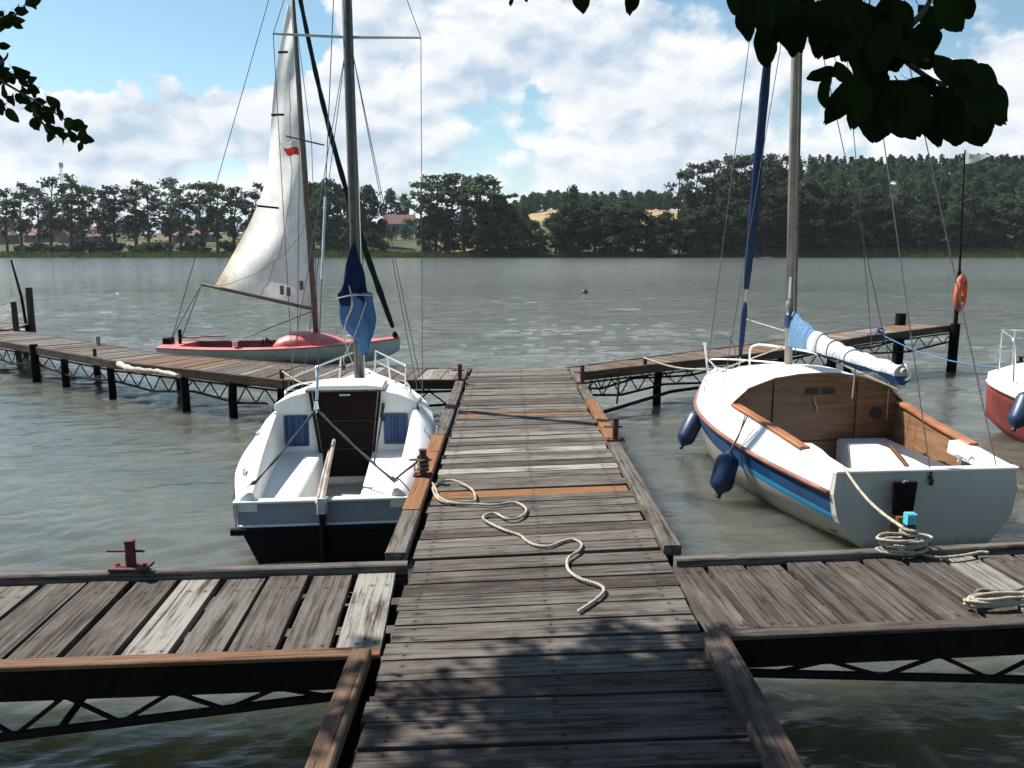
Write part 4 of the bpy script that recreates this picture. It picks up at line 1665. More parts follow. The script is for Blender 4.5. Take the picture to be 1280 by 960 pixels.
# companionway board with hatch
m = MB()
pr = [(1.728, -.20, .16), (1.728, .20, .16), (1.728, .295, .965), (1.728, -.295, .965)]
m.poly(pr[::-1])
m.poly([(x + .02, y, z) for x, y, z in pr])
for i in range(4):
    a, b_ = pr[i], pr[(i + 1) % 4]
    m.poly([a, b_, (b_[0] + .02, b_[1], b_[2]), (a[0] + .02, a[1], a[2])])
o = m.build('companionway_door', DOORBROWN, A)
m = MB()
for z in (.43, .70):
    m.plank((1.722, -.23 - (z - .16) * .1, z), (1.722, .23 + (z - .16) * .1, z), .012, .008)
m.build('board_joint', BLACK, o)
m = MB()
m.plank((1.70, -.05, .945), (1.70, .05, .945), .02, .02)
m.build('handle', CHROME, o)
m = MB()
for s in (1, -1):
    m.plank((1.72, s * .215, .15), (1.72, s * .32, .975), .022, .03, up=(1, 0, 0))
m.plank((1.72, -.36, .985), (1.72, .36, .985), .04, .022)
m.build('door_frame', DOORBROWN, A)
m = MB()
secs = []
for x in (1.70, 2.0, 2.35):
    z = .985 - (x - 1.75) * .05
    secs.append([(x, .36, z - .01), (x, .34, z + .03), (x, .2, z + .045), (x, -.2, z + .045), (x, -.34, z + .03), (x, -.36, z - .01)])
m.loft(secs, cap0=True, cap1=True)
m.build('sliding_hatch', GEL, A, smooth=40)
# two blue windows with curtain folds
for s, y0, y1 in ((1, .355, .56), (-1, .355, .56)):
    m = MB()
    z0, z1 = .47, .745
    for (p, q) in (((y0, z0), (y1, z0)), ((y1, z0), (y1, z1)), ((y1, z1), (y0, z1)), ((y0, z1), (y0, z0))):
        m.plank((1.742, s * p[0], p[1]), (1.742, s * q[0], q[1]), .018, .022, up=(1, 0, 0))
    w = m.build('window', NAVY, A)
    m = MB()
    N = 20
    for i in range(N):
        a, b_ = i / N, (i + 1) / N
        fo_ = lambda t: 1.745 - .0022 * math.sin(t * 23) - (.012 if abs(t - .5) < .06 else 0)
        ya, yb = s * (y0 + (y1 - y0) * a), s * (y0 + (y1 - y0) * b_)
        m.poly([(fo_(a), ya, z0), (fo_(b_), yb, z0), (fo_(b_), yb, z1), (fo_(a), ya, z1)])
    m.build('curtain', simple('blue_curtain', (.009, .045, .15), .5, 0, .4, 12), w)
# cleats, chainplates, rails
for s in (1, -1):
    for x in (.45, 1.35):
        cy, cz = ycA(x)
        ry, rz_ = rail(x)
        p = Vector((x, s * (cy * .5 + ry * .5), (rz_ + cz) / 2 + .012))
        m = MB()
        m.tube([p + Vector((-.05, 0, .03)), p + Vector((-.02, 0, .035)), p + Vector((.02, 0, .035)), p + Vector((.05, 0, .03))], [.006, .010, .010, .006], 8)
        m.tube([p + Vector((-.018, 0, -.01)), p + Vector((-.018, 0, .035))], .008, 6)
        m.tube([p + Vector((.018, 0, -.01)), p + Vector((.018, 0, .035))], .008, 6)
        m.build('cleat', CHROME, A, smooth=60)
    m = MB()
    m.tube(spline([(1.95, s * .58, .90), (2.05, s * .585, .945), (2.5, s * .53, .93), (2.9, s * .43, .885), (2.95, s * .42, .85)], 5), .011, 8)
    m.build('grab_rail', CHROME, A, smooth=60)
    # pulpit half
    m = MB()
    m.tube(spline([(3.50, s * .50, .70), (3.50, s * .51, .92), (3.53, s * .50, .955), (3.60, s * .47, .965), (4.22, s * .15, 1.03), (4.30, s * .12, 1.03), (4.32, s * .115, 1.0), (4.30, s * .10, .78)], 5), .0125, 8)
    m.tube([(3.51, s * .51, .84), (4.31, s * .115, .905)], .010, 8)
    m.tube([(3.98, s * .31, .72), (3.98, s * .275, 1.0)], .011, 8)
    m.build('pulpit', CHROME, A, smooth=60)
    m = MB()
    m.tube([(1.72, s * .66, .86), (1.72, s * .70, .90)], .02, 8)
    m.build('winch', CHROME, A, smooth=60)
# mast, spreaders, rigging
mx = 3.25
m = MB()
m.tube([(mx, 0, .85), (mx - .02, .0, 3.2), (mx - .03, .01, 6.6)], [.056, .056, .048], 14)
m.build('mast', DARKMAST, A, smooth=180)
m = MB()
m.tube([(mx - .055, .030, .9), (mx - .065, .03, 6.5)], .010, 8)
m.tube([(mx - .075, -.028, 1.5), (mx - .075, -.03, 6.5)], .010, 8)
m.build('halyard', ROPEDARK, A)
m = MB()
m.tube([(mx, -.05, .86), (mx, -.052, 3.0)], .014, 8)
m.build('mast_track', CHROME, A, smooth=60)
m = MB()
for s in (1, -1):
    m.tube([(mx - .02, 0, 4.455), (mx - .10, s * .75, 4.45)], [.016, .011], 8)
m.build('spreader', ALU, A)
m = MB()
for s in (1, -1):
    stay(m, (mx - .10, s * .75, 4.45), (mx - .12, s * .70, .70), .0042)
    stay(m, (mx - .10, s * .75, 4.45), (mx - .03, 0, 6.5), .0042)
    stay(m, (mx - .02, s * .03, 4.35), (mx - .55, s * .72, .70), .0042)
    stay(m, (mx - .02, s * .03, 4.35), (mx + .02, s * .64, .72), .0042)
stay(m, (mx, 0, 6.5), (4.38, 0, .79), .005)
m.build('shroud', WIRE, A)
# backstay with its tube and bridle
br = Vector((.78, .135, 1.0))
top = Vector((mx - .04, 0, 6.55))
m = MB()
m.tube([br, br.lerp(top, .30)], .0045, 6)
m.tube([br.lerp(top, .30), top], .0045, 6)
m.build('backstay', WIRE, A)
m = MB()
m.tube([br.lerp(top, .185), br.lerp(top, .31)], .011, 8)
m.build('backstay_tube', ALU, A, smooth=60)
m = MB()
m.tube([br + Vector((0, 0, -.03)), br + Vector((0, 0, .06))], [.026, .015], 10)
m.tube([br.lerp(top, .012), br.lerp(top, .05)], .012, 8)
m.build('backstay_block', CHROME, A, smooth=60)
for s in (1, -1):
    e = Vector((.10, s * .585, .50))
    m = MB()
    pts = [br.lerp(e, t) + Vector((0, 0, -.02 * math.sin(t * 3.14))) for t in np.linspace(0, .93, 14)]
    m.tube(pts, [.009 + .0035 * math.sin(i * 1.7) for i in range(14)], 8)
    if s < 0:
        m.tube([p + Vector((.004, .012, .006)) for p in pts[1:-1]], .007, 6)
    m.tube([br.lerp(e, .86), br.lerp(e, .95)], .017, 8)
    m.build('bridle', ROPEGREEN, A)
    m = MB()
    m.lathe([(.022, 0), (.022, .01), (.012, .02), (.012, .05)], (.10, s * .585, .455), n=10)
    m.build('eye_plate', CHROME, A, smooth=60)
m = MB()
stay(m, (1.70, -.33, .72), (.85, -.23, .16), .008, .03)
m.tube([(1.72, -.345, .70), (1.68, -.33, .74), (1.71, -.35, .86)], .016, 8)
m.build('sheet', ROPEGREEN, A)
# rudder and tiller
m = MB()
m.plank((-.075, 0, -.45), (-.075, 0, .42), .16, .032, up=(0, 1, 0), ch=.008)
rud = m.build('rudder', BLACKHULL, A)
m = MB()
m.plank((-.08, .0, .40), (-.055, .0, .505), .17, .058, up=(0, 1, 0), ch=.006)
m.build('rudder_head', simple('worn_grey_paint', (.42, .42, .42), .5, 0, .2, 12), rud)
m = MB()
m.tube([(-.10, 0, .49), (.25, .0, .60), (.75, .0, .74)], [.020, .018, .015], 8)
m.tube([(-.10, .035, .475), (.3, .035, .58), (.62, .022, .69)], [.014, .013, .012], 8)
m.build('tiller', varnish('worn_grey_brown_tiller', (.20, .15, .12), (.42, .35, .29)), rud)
# boom and sail bundled up against the mast
prof = [(2.33, .025, 0, .0), (2.15, .07, 0, .01), (2.0, .11, .0, .012), (1.85, .15, 0, .02), (1.80, .19, 0, .02), (1.68, .185, 0, .0)]
prof2 = [(1.82, .175, 0, 0), (1.72, .19, 0, 0), (1.60, .195, 0, .0), (1.50, .185, 0, -.01), (1.42, .155, 0, -.035), (1.34, .11, 0, -.06), (1.26, .07, 0, -.075), (1.14, .042, 0, -.07)]
for pr_, nm, mt, sd in ((prof, 'furled_sail', COVERNAVY, 2), (prof2, 'sail_cover', COVERBLUE, 9)):
    m = MB()
    secs = []
    zs = np.linspace(0, 1, 44)
    ff = interp(list(range(len(pr_))), [list(p) for p in pr_])
    for t in zs:
        z, w, ox, oy = ff(t * (len(pr_) - 1))
        ring = []
        for k in range(44):
            a = 2 * math.pi * k / 44
            r = .86 * w * (1 + .16 * math.sin(5 * a + z * 4 + sd) + .09 * math.sin(9 * a - z * 7) + .10 * mnoise.noise(Vector((math.cos(a) * 2.2, math.sin(a) * 2.2, z * 7 + sd))) + .05 * mnoise.noise(Vector((math.cos(a) * 6, math.sin(a) * 6, z * 16 + sd))))
            ring.append((mx - .14 + r * .62 * math.cos(a), oy + r * math.sin(a), z))
        secs.append(ring)
    m.loft(secs, True, True, True)
    m.build(nm, mt, A, smooth=180)
for lp, r_ in (([(mx - .31, .05, 1.9), (mx - .33, .02, 1.7), (mx - .30, .10, 1.5), (mx - .22, .12, 1.3), (mx - .1, .06, 1.05)], .007), ([(mx - .22, .20, 1.76), (mx - .30, .0, 1.80), (mx - .2, -.2, 1.79)], .008),
               ([(mx - .28, -.12, 1.72), (mx - .30, .0, 1.4), (mx - .26, .13, 1.14), (mx - .2, .14, 1.05)], .007)):
    m = MB()
    m.tube(spline(lp, 5), r_, 6)
    m.build('lashing', ROPE, A)
m = MB()
m.lathe([(.02, -.03), (.028, 0), (.02, .03)], (mx - .24, .145, 1.02), n=10)
m.build('block', BLACK, A, smooth=60)
# fender board stub between hull and pier
m = MB()
m.plank((1.55, -.83, .50), (1.95, -.83, .54), .05, .09, ch=.01)
m.build('rub_pad', GELDIRTY, A)


# ---------------- blue striped boat on the right (and the red boat at the right edge uses the same hull)
def daysailer(root, stripe, low, rubm, crown=0.0):
    tab = [(0, [(0, -.10), (.36, -.03), (.53, .07), (.68, .24), (.705, .30), (.735, .46), (.715, .635)]),
           (1.0, [(0, -.20), (.50, -.12), (.74, .05), (.86, .28), (.88, .34), (.905, .49), (.78, .72)]),
           (2.0, [(0, -.25), (.55, -.18), (.80, .06), (.915, .33), (.925, .36), (.95, .52), (.86, .80)]),
           (3.0, [(0, -.25), (.46, -.16), (.68, .08), (.76, .38), (.77, .39), (.81, .54), (.745, .78)]),
           (3.9, [(0, -.15), (.22, -.06), (.36, .14), (.43, .43), (.44, .44), (.475, .58), (.43, .73)]),
           (4.4, [(0, 0), (.07, .05), (.14, .20), (.205, .46), (.21, .47), (.235, .60), (.21, .72)]),
           (4.68, [(0, .15), (.01, .22), (.02, .33), (.028, .48), (.029, .49), (.035, .62), (.03, .725)])]
    secs, f, xs = hull_sections(tab, 30)
    n = len(secs[0])
    m = MB()

    def mf(i, k):
        kk = min(k, n - 2 - k)
        return {0: 0, 1: 1, 2: 2 if i < 8 else 1, 3: 3, 4: 3, 5: 3}[kk]
    m.loft(secs, mfun=mf)
    m.build('hull', [GEL, stripe[0], stripe[1], low], root, smooth=35)
    m = MB()
    # raked, rounded transom
    s0 = secs[0]
    off_ = lambda x, y, z: (x - .035 - .05 * (1 - min(max(z, 0), .6) / .6), y * .985, z)
    m.poly([off_(*p) for p in s0])
    m.loft([[off_(*p) for p in s0], s0])
    tr = m.build('transom', GELDIRTY, root)
    rub = lambda x: (float(f(x)[10]) + .006, float(f(x)[11]) + .004)
    strip('rub_rail', f, .0, 4.66, rub, rubm, root, r=.022)
    # topsides deck, cabin and foredeck
    top = interp([1.80, 2.6, 3.3, 3.9, 4.4, 4.68],
                 [[.70, .955, .44, 1.05, .2, 1.085, 0, 1.095], [.64, .965, .40, 1.05, .2, 1.07, 0, 1.08], [.52, .87, .32, .915, .15, .93, 0, .935],
                  [.33, .775, .22, .79, .1, .80, 0, .805], [.13, .745, .09, .755, .04, .76, 0, .76], [.02, .735, .015, .735, .01, .735, 0, .735]])
    m = MB()
    S = []
    for x in np.linspace(1.80, 4.68, 20):
        t = np.array(top(x))
        cr_ = crown * min(1, (4.68 - x) / .5)
        t[[1, 3, 5, 7]] += np.array([.45, .8, .95, 1.0]) * cr_
        y6, z6 = float(f(x)[12]), float(f(x)[13])
        S.append(mirror([(x, 0, float(t[7])), (x, float(t[4]), float(t[5])), (x, float(t[2]), float(t[3])), (x, float(t[0]), float(t[1])), (x, y6, z6)]))
    m.loft(S)
    m.build('deck', GEL, root, smooth=40)
    return f, top


C = thing('sailboat', 'white sailboat with blue stripe and varnished plywood cockpit on the right of the pier', 'sailboat', (3.15, 5.84, 0), R(90 + 4.4))
fC, topC = daysailer(C, (NAVY, CYAN), GELDIRTY, RUBRAIL)
rimC = lambda x: (float(fC(x)[12]), float(fC(x)[13]))
# bulkhead of varnished board across the cockpit
m = MB()
t = topC(1.8)
prof = [(0, 1.088), (.2, 1.078), (.44, 1.043), (.70, .948), (.848, .805), (.83, .50), (.78, .10)]
full = [(1.788, y, z) for y, z in prof[::-1]] + [(1.788, -y, z) for y, z in prof[1:]]
m.poly(full)
bk = m.build('bulkhead', MAHOG, C)
m = MB()
m.plank((1.775, .44, .12), (1.775, .44, 1.03), .02, .012, up=(1, 0, 0))
m.plank((1.775, -.42, .12), (1.775, -.42, 1.04), .07, .02, up=(1, 0, 0))
m.plank((1.775, .43, .42), (1.775, -.40, .42), .016, .01, up=(1, 0, 0))
m.build('batten', MAHOG, bk)
m = MB()
for y0 in (.06, -.10):
    for k in range(3):
        m.plank((1.778, y0 + .065, .895 + .022 * k), (1.778, y0 - .065, .895 + .022 * k), .010, .016)
m.build('vent', BLACK, bk)
m = MB()
m.lathe([(.060, 0), (.060, .012), (.035, .014)], (1.786, -.60, .69), (-1, 0, 0), 20)
m.build('porthole', BLACK, bk, smooth=40)
m = MB()
m.tube(spline([(1.77, .05, .86), (1.765, .03, .80), (1.765, .01, .76), (1.765, .02, .72)], 4), .006, 6)
m.build('hook_line', ROPE, bk)
m = MB()
edge = [(1.772, y, z + .004) for y, z in prof[:5][::-1]] + [(1.772, -y, z + .004) for y, z in prof[1:5]]
m.tube(edge, .014, 8)
m.build('edge_trim', MAHOG, bk, smooth=180)
# cockpit sides, sole and bench
for s in (1, -1):
    m = MB()
    S = []
    for x in np.linspace(.10, 1.79, 10):
        y, z = rimC(x)
        S.append([(x, s * (y - .035), z - .004), (x, s * (y - .07), .5), (x, s * (y - .12), .10)])
    m.loft(S if s > 0 else [q[::-1] for q in S])
    m.build('cockpit_side', MAHOGSUNLIT if s < 0 else MAHOG, C, smooth=180)  # starboard side faces the sun and takes the lit copy
    m = MB()
    S = []
    for x in np.linspace(-.02, .62, 5):
        y, z = rimC(max(x, 0))
        wd = .16 if x > .3 else .13
        S.append([(x, s * (y + .002), z + .001), (x, s * (y - .08), z + .012), (x, s * (y - wd), z + .006), (x, s * (y - wd - .01), z - .09)])
    m.loft(S if s > 0 else [q[::-1] for q in S])
    m.build('quarter_deck', GEL, C, smooth=40)
    m = MB()
    P = []
    for x in np.linspace(.48, 1.78, 12):
        y, z = rimC(x)
        P.append(Vector((x, s * (y - .03), z + .012)))
    for a, b_ in zip(P[:-1], P[1:]):
        pass
    S = []
    for p in P:
        S.append([p + Vector((0, -.042, -.014)), p + Vector((0, .042, -.014)), p + Vector((0, .042, .010)), p + Vector((0, .034, .016)), p + Vector((0, -.034, .016)), p + Vector((0, -.042, .010))])
    m.loft(S, True, True, True)
    m.build('coaming_rail', TEAK, C, smooth=30)
m = MB()
m.poly([(.05, -.52, .10), (1.79, -.77, .10), (1.79, .77, .10), (.05, .52, .10)])
m.build('cockpit_sole', GELDIRTY, C)
m = MB()
m.plank((.06, -.42, .27), (1.76, -.46, .27), .50, .36, ch=.02)
m.build('bench', GEL, C)
m = MB()
m.plank((-.02, .715, .636), (-.02, -.715, .636), .075, .026, ch=.008)
m.poly([(.02, .58, .63), (.02, -.58, .63), (.02, -.5, .1), (.02, .5, .1)])
m.build('transom_cap', GEL, C)
# transom fittings
m = MB()
m.plank((-.13, .225, .575), (-.13, .225, .325), .185, .035, up=(1, 0, 0), ch=.006, w1=.15)
mb_ = m.build('motor_bracket', DOORBROWN, C, label='dark brown motor board on the transom')
m = MB()
for z in (.50, .40):
    m.tube([(-.03, .18, z), (-.12, .18, z)], .012, 8)
    m.tube([(-.03, .25, z), (-.12, .25, z)], .012, 8)
m.tube([(-.14, .25, .565), (-.14, .23, .585), (-.14, .21, .58)], .008, 6)
m.build('bracket_arm', CHROME, mb_)
m = MB()
m.plank((-.16, .28, .33), (-.16, .28, -.35), .055, .10, up=(1, 0, 0), ch=.01)
m.build('rudder', varnish('old_brown_rudder_board', (.10, .04, .02), (.30, .15, .05)), C)
m = MB()
m.tube([(-.045, -.02, .585), (-.075, -.02, .56), (-.06, -.02, .53)], .016, 8)
m.tube([(-.05, -.02, .63), (-.06, -.02, .59)], .009, 8)
m.build('stern_eye', BLACK, C, smooth=60)
m = MB()
m.tube([(.12, .06, .62), (.30, .10, .74)], [.016, .020], 8)
m.build('tiller_stub', MAHOG, C, smooth=60)
for y in (-.44, -.36):
    m = MB()
    m.tube([(.10, y - .03, .66), (.10, y, .69), (.10, y + .03, .66)], .008, 6)
    m.build('cleat', CHROME, C, smooth=60)
# mast and rigging
mc = (2.46, .015)
m = MB()
m.tube([(mc[0], mc[1], 1.06), (mc[0] - .0, mc[1] + .10, 3.9), (mc[0] - .02, mc[1] + .26, 8.2)], [.040, .040, .035], 14)
m.build('mast', MASTGREY, C, smooth=180)
m = MB()
m.tube([(mc[0] - .06, mc[1] - .02, 1.5), (mc[0] - .06, mc[1] + .24, 8.1)], .012, 6)
m.tube([(mc[0] - .03, mc[1] - .055, 1.2), (mc[0] - .03, mc[1] + .2, 8.1)], .006, 6)
m.build('halyard', ROPEDARK, C)
m = MB()
m.tube([(mc[0] - .02, mc[1] + .0, 1.48), (mc[0] - .02, mc[1] + .005, 1.60)], .075, 12)
m.build('mast_collar', simple('dark_blue_cloth', (.02, .04, .10), .9), C, smooth=60)
m = MB()
m.tube([(mc[0] - .07, mc[1] + .07, 1.76), (mc[0] - .07, mc[1] + .09, 1.66), (mc[0] - .06, mc[1] + .06, 1.62)], .016, 8)
m.tube([(mc[0] - .07, mc[1] + .06, 2.0), (mc[0] - .08, mc[1] + .065, 1.78)], .012, 8)
m.build('winch', CHROME, C, smooth=60)
mt_ = Vector((mc[0] - .02, mc[1] + .24, 8.1))
m = MB()
stay(m, mt_, (-.05, -.02, .60), .0045)
stay(m, mt_, (-.02, -.56, .64), .0045)
for s in (1, -1):
    stay(m, mt_, (2.4, s * .93, .80), .0042)
    stay(m, (mc[0], mc[1] + .14, 5.2), (1.95, s * .90, .84), .0042)
m.build('shroud', WIRE, C)
bowC = Vector((4.42, -.20, .78))
jt = Vector((mc[0] + .02, mc[1] + .22, 7.6))
m = MB()
pts = [bowC.lerp(jt, t) for t in np.linspace(.15, .97, 24)]
m.tube(pts, [.02 + .038 * math.sin(min(1, (i + 1) / 5) * 1.57) * (1 - i / 40) + .004 * math.sin(i * 2.3) for i in range(24)], 10)
m.build('furled_jib', JIBBLUE, C, smooth=180)
m = MB()
m.tube([bowC, bowC.lerp(jt, .17)], .009, 8)
m.build('forestay', ALU, C)
m = MB()
m.tube([bowC.lerp(jt, .02), bowC.lerp(jt, .055), bowC.lerp(jt, .11), bowC.lerp(jt, .125)], [.02, .034, .036, .018], 10)
m.build('jib_foot', JIBBLUE, C, smooth=180)
# boom with covered sail
b0 = Vector((mc[0] - .06, mc[1], 1.38))
b1 = Vector((.42, -.02, 1.315))
m = MB()
m.tube([b0, b1 + (b1 - b0).normalized() * .04], .032, 10)
m.build('boom', MASTGREY, C, smooth=60)
m = MB()
m2 = MB()
S, S2 = [], []
for i in range(25):
    f_ = i / 24
    p = b0.lerp(b1, f_)
    hgt = .21 * (1 - f_) ** 3.2 + .062 + .02 * (1 - f_) + .012 * math.sin(i * 1.9)
    wid = .068 + .018 * math.sin(f_ * 3.0) + .008 * math.sin(i * 1.3)
    wid *= 1.0 - .3 * (1 - f_) ** 4
    ring = []
    for k in range(13):
        a = math.pi * (-.08 + 1.16 * k / 12)
        ring.append(p + Vector((0, math.cos(a) * wid * (1 + .06 * math.sin(i * 2.1 + k)), -.02 + max(math.sin(a), -.3) * hgt)))
    S.append(ring)
    lw = .055 + .012 * math.sin(i * 1.1)
    dp = .070 + .028 * f_ + .018 * math.sin(i * .9)
    S2.append([ring[0] + Vector((0, .002, 0)), p + Vector((0, lw * .8, -.06)), p + Vector((0, lw * .25, -dp)), p + Vector((0, -lw * .3, -dp - .01)), p + Vector((0, -lw, -.06)), ring[-1] + Vector((0, -.002, 0))])
nblue = 6
m.loft(S[:nblue + 1])
m.build('sail_cover', LIGHTBLUE, C, smooth=180)
m = MB()
m.loft(S[nblue:])
m.poly([q for q in S[-1]])
m.build('sail_cover', COVERWHITE, C, smooth=180)
m2.loft(S2)
m2.build('cover_skirt', COVERBLUE, C, smooth=180)
for i in (8, 11, 15):
    m = MB()
    m.tube([q * 1.0 + Vector((0, 0, .003)) for q in S[i]], .007, 6)
    m.build('lashing', ROPEDARK, C)
m = MB()
m.tube([b1 + Vector((-.03, 0, .06)), b1 + Vector((-.07, 0, .03)), b1 + Vector((-.07, -.02, -.03)), b1 + Vector((-.03, -.01, -.06))], .012, 8)
m.build('boom_end_fitting', ALU, C, smooth=60)
for p_, q_, r_ in (((1.15, -.02, 1.30), (1.17, -.02, .96), .006), ((.95, -.12, 1.25), (1.76, -.26, 1.05), .006), ((1.77, -.70, 1.0), (1.76, -.70, .62), .004)):
    m = MB()
    stay(m, p_, q_, r_)
    m.build('sheet', ROPE, C)
# crossed shrouds lines low on the mast and guard wires
m = MB()
stay(m, (mc[0], mc[1], 1.30), (3.7, .45, .80), .008)
stay(m, (mc[0], mc[1], 1.34), (1.75, -.78, .93), .012)
stay(m, (mc[0] - .05, mc[1], 1.42), (4.4, -.25, 1.40), .007)
m.build('line', ROPE, C)
# pulpit
m = MB()
m.tube(spline([(4.15, .30, .73), (4.18, .33, .98), (4.20, .34, 1.10)], 5), .014, 8)
m.tube([(4.20, .34, 1.10), (4.205, .343, 1.125)], .022, 8)
m.build('stanchion', simple('white_coated_tube', (.75, .75, .74), .35), C, smooth=60)
m = MB()
m.tube(spline([(3.85, -.12, .80), (3.87, -.12, 1.06), (3.82, -.16, 1.13), (3.65, -.24, 1.15), (3.1, -.50, 1.14), (3.0, -.55, 1.12)], 6), .013, 8)
m.tube(spline([(4.40, .10, .76), (4.28, .24, .88), (4.15, .28, .92), (3.85, .0, .95), (3.3, -.4, .97)], 6), .010, 8)
m.build('pulpit', simple('white_coated_rail', (.72, .72, .70), .35), C, smooth=60)
m = MB()
m.tube(spline([(4.5, .20, 1.05), (4.45, .10, 1.20), (4.38, -.08, 1.10), (4.36, -.16, .78)], 6), .007, 6)
m.tube([(4.42, .02, .77), (4.38, -.05, .80), (4.34, -.02, .76), (4.40, -.10, .78)], .014, 6)
m.build('furling_line', ROPEDARK, C)
m = MB()
m.box((2.9, .46, .90), (3.0, .54, .95), ch=.01)
m.build('chainplate', BLACK, C)
m = MB()
m.tube([(4.60, .05, .74), (4.70, .02, .70), (4.72, .02, .56)], .03, 8)
m.tube([(4.3, .26, .70), (4.45, .22, .62), (4.4, .25, .45)], [.012, .02, .012], 8)
m.build('bow_roller', GELDIRTY, C, smooth=60)


def fender(label, p, q, hang, r=.095):
    """blue fender from top p to bottom q, hung from point hang"""
    p, q = Vector(p), Vector(q)
    ro = thing('fender', label, 'fender', q)
    L = (p - q).length
    prof = [(.012, -.025), (.022, -.02), (.03, 0), (r * .55, L * .05), (r * .9, L * .13), (r, L * .22), (r, L * .5), (r, L * .78), (r * .9, L * .87), (r * .55, L * .95), (.03, L), (.022, L + .02), (.012, L + .025)]
    m = MB()
    m.lathe([(a, b_) for a, b_ in prof], q - ro.location, (p - q), 20)
    m.build('body', FENDER, ro, smooth=60)
    m = MB()
    m.lathe([(.024, -.05), (.026, -.02), (.02, 0)], q - ro.location, (p - q), 10)
    m.build('end_plug', BLACK, ro, smooth=60)
    m = MB()
    pp = p - ro.location
    hh = Vector(hang) - ro.location
    m.tube([pp, pp.lerp(hh, .5) + Vector((0, 0, -.005)), hh], .007, 6)
    m.tube([pp + Vector((.01, .01, 0)), pp.lerp(hh, .5) + Vector((.012, .02, -.01)), hh + Vector((.0, .06, 0))], .006, 6)
    m.build('hanging_rope', ROPEDARK, ro)
    return ro


fender('blue fender hanging tilted at the bow of the blue striped boat', at(874, 514, 8.95), at(853, 556, 8.80), at(887, 502, 9.2), .10)
fender('blue fender hanging on a rope amidships on the blue striped boat', at(912, 566, 7.12), at(899, 616, 7.02), at(934, 521, 7.0), .105)

# ---------------- red hulled boat at the right edge
Dd = thing('sailboat', 'white decked boat with red hull, only its bow showing at the right edge', 'sailboat', (7.42, 5.62, 0), R(90 + 15))
fD, topD = daysailer(Dd, (REDHULL, REDHULL), REDHULL, GELDIRTY, .15)
m = MB()
full = [(1.79, y, z) for y, z in [(.78, .10), (.83, .5), (.848, .805), (.70, .948), (.44, 1.043), (.2, 1.078), (0, 1.088), (-.2, 1.078), (-.44, 1.043), (-.70, .948), (-.848, .805), (-.83, .5), (-.78, .10)]]
m.poly(full)
m.build('bulkhead', GEL, Dd)
rimD = lambda x: (float(fD(x)[12]), float(fD(x)[13]))
m = MB()
for s in (1, -1):
    S = []
    for x in np.linspace(0, 1.79, 8):
        y, z = rimD(x)
        S.append([(x, s * y, z), (x, s * (y - .12), z + .01), (x, s * (y - .14), .1)])
    m.loft(S)
m.poly([(.0, -.5, .10), (1.79, -.75, .10), (1.79, .75, .10), (.0, .5, .10)])
m.build('cockpit', GEL, Dd)
m = MB()
for s in (1, -1):
    m.tube(spline([(3.9, s * .46, .74), (3.92, s * .47, 1.10), (3.98, s * .45, 1.24), (4.2, s * .33, 1.28), (4.45, s * .12, 1.29), (4.5, 0, 1.29)], 6), .013, 8)
    m.tube([(4.46, s * .10, .73), (4.47, s * .10, 1.28)], .011, 8)
    m.tube([(4.465, s * .10, 1.0), (4.475, s * .10, 1.05)], .02, 8)
m.build('pulpit', CHROME, Dd, smooth=60)
m = MB()
m.lathe([(.04, 0), (.04, .04), (.02, .05), (.02, .09), (.045, .1)], (4.25, 0, .88), n=10)
m.build('bow_cleat', STEEL, Dd, smooth=60)
m = MB()
m.tube([(2.6, 0, 1.05), (2.6, 0, 6.5)], .045, 12)
m.build('mast', MASTGREY, Dd, smooth=180)
dp = at(1276, 492, 8.5)
fender('dark blue fender hanging beside the red hull at the right edge', at(1286, 490, 8.9), at(1268, 534, 8.75), at(1294, 474, 9.0), .10)

# ---------------- old pink decked dinghy beyond the left arm
B = thing('sailboat', 'open sailing dinghy with faded red deck and hoisted white sail beyond the left jetty arm', 'sailboat', (-6.85, 16.15, .10), R(-2.5))
tabB = [(0, [(0, -.06), (.36, -.02), (.50, .12), (.57, .30)]), (1.2, [(0, -.12), (.46, -.06), (.68, .12), (.79, .29)]), (2.4, [(0, -.12), (.44, -.06), (.70, .14), (.82, .31)]),
        (3.5, [(0, -.08), (.24, .0), (.42, .18), (.52, .35)]), (4.3, [(0, .02), (.07, .1), (.13, .24), (.19, .41)]), (4.70, [(0, .2), (.01, .25), (.015, .32), (.02, .45)])]
secB, fB, xsB = hull_sections(tabB)
m = MB()
m.loft(secB)
m.poly([p for p in secB[0]])
m.build('hull', GREYGEL, B, smooth=40)
rb = lambda x: (float(fB(x)[6]), float(fB(x)[7]))
strip('rub_rail', fB, 0, 4.68, lambda x: (rb(x)[0] + .006, rb(x)[1]), simple('dark_red_rail', (.24, .05, .05), .6), B, r=.012)
m = MB()
for s in (1, -1):
    S = []
    for x in np.linspace(0, 2.65, 12):
        y, z = rb(x)
        S.append([(x, s * y, z + .004), (x, s * (y - .17), z + .03), (x, s * (y - .17), z - .10)])
    m.loft(S if s < 0 else [q[::-1] for q in S])
S = []
for x in np.linspace(2.65, 4.69, 12):
    y, z = rb(x)
    S.append([(x, y, z + .004), (x, y * .6, z + .03), (x, 0, z + .045), (x, -y * .6, z + .03), (x, -y, z + .004)])
m.loft(S)
S = []
for x in (0, .2, .42):
    y, z = rb(x)
    S.append([(x, y - .1, z + .02), (x, 0, z + .04), (x, -y + .1, z + .02)])
m.loft(S)
m.poly([(.42, .5, .33), (.42, -.5, .33), (.42, -.5, .05), (.42, .5, .05)])
m.build('deck', PINK, B, smooth=40)
m = MB()
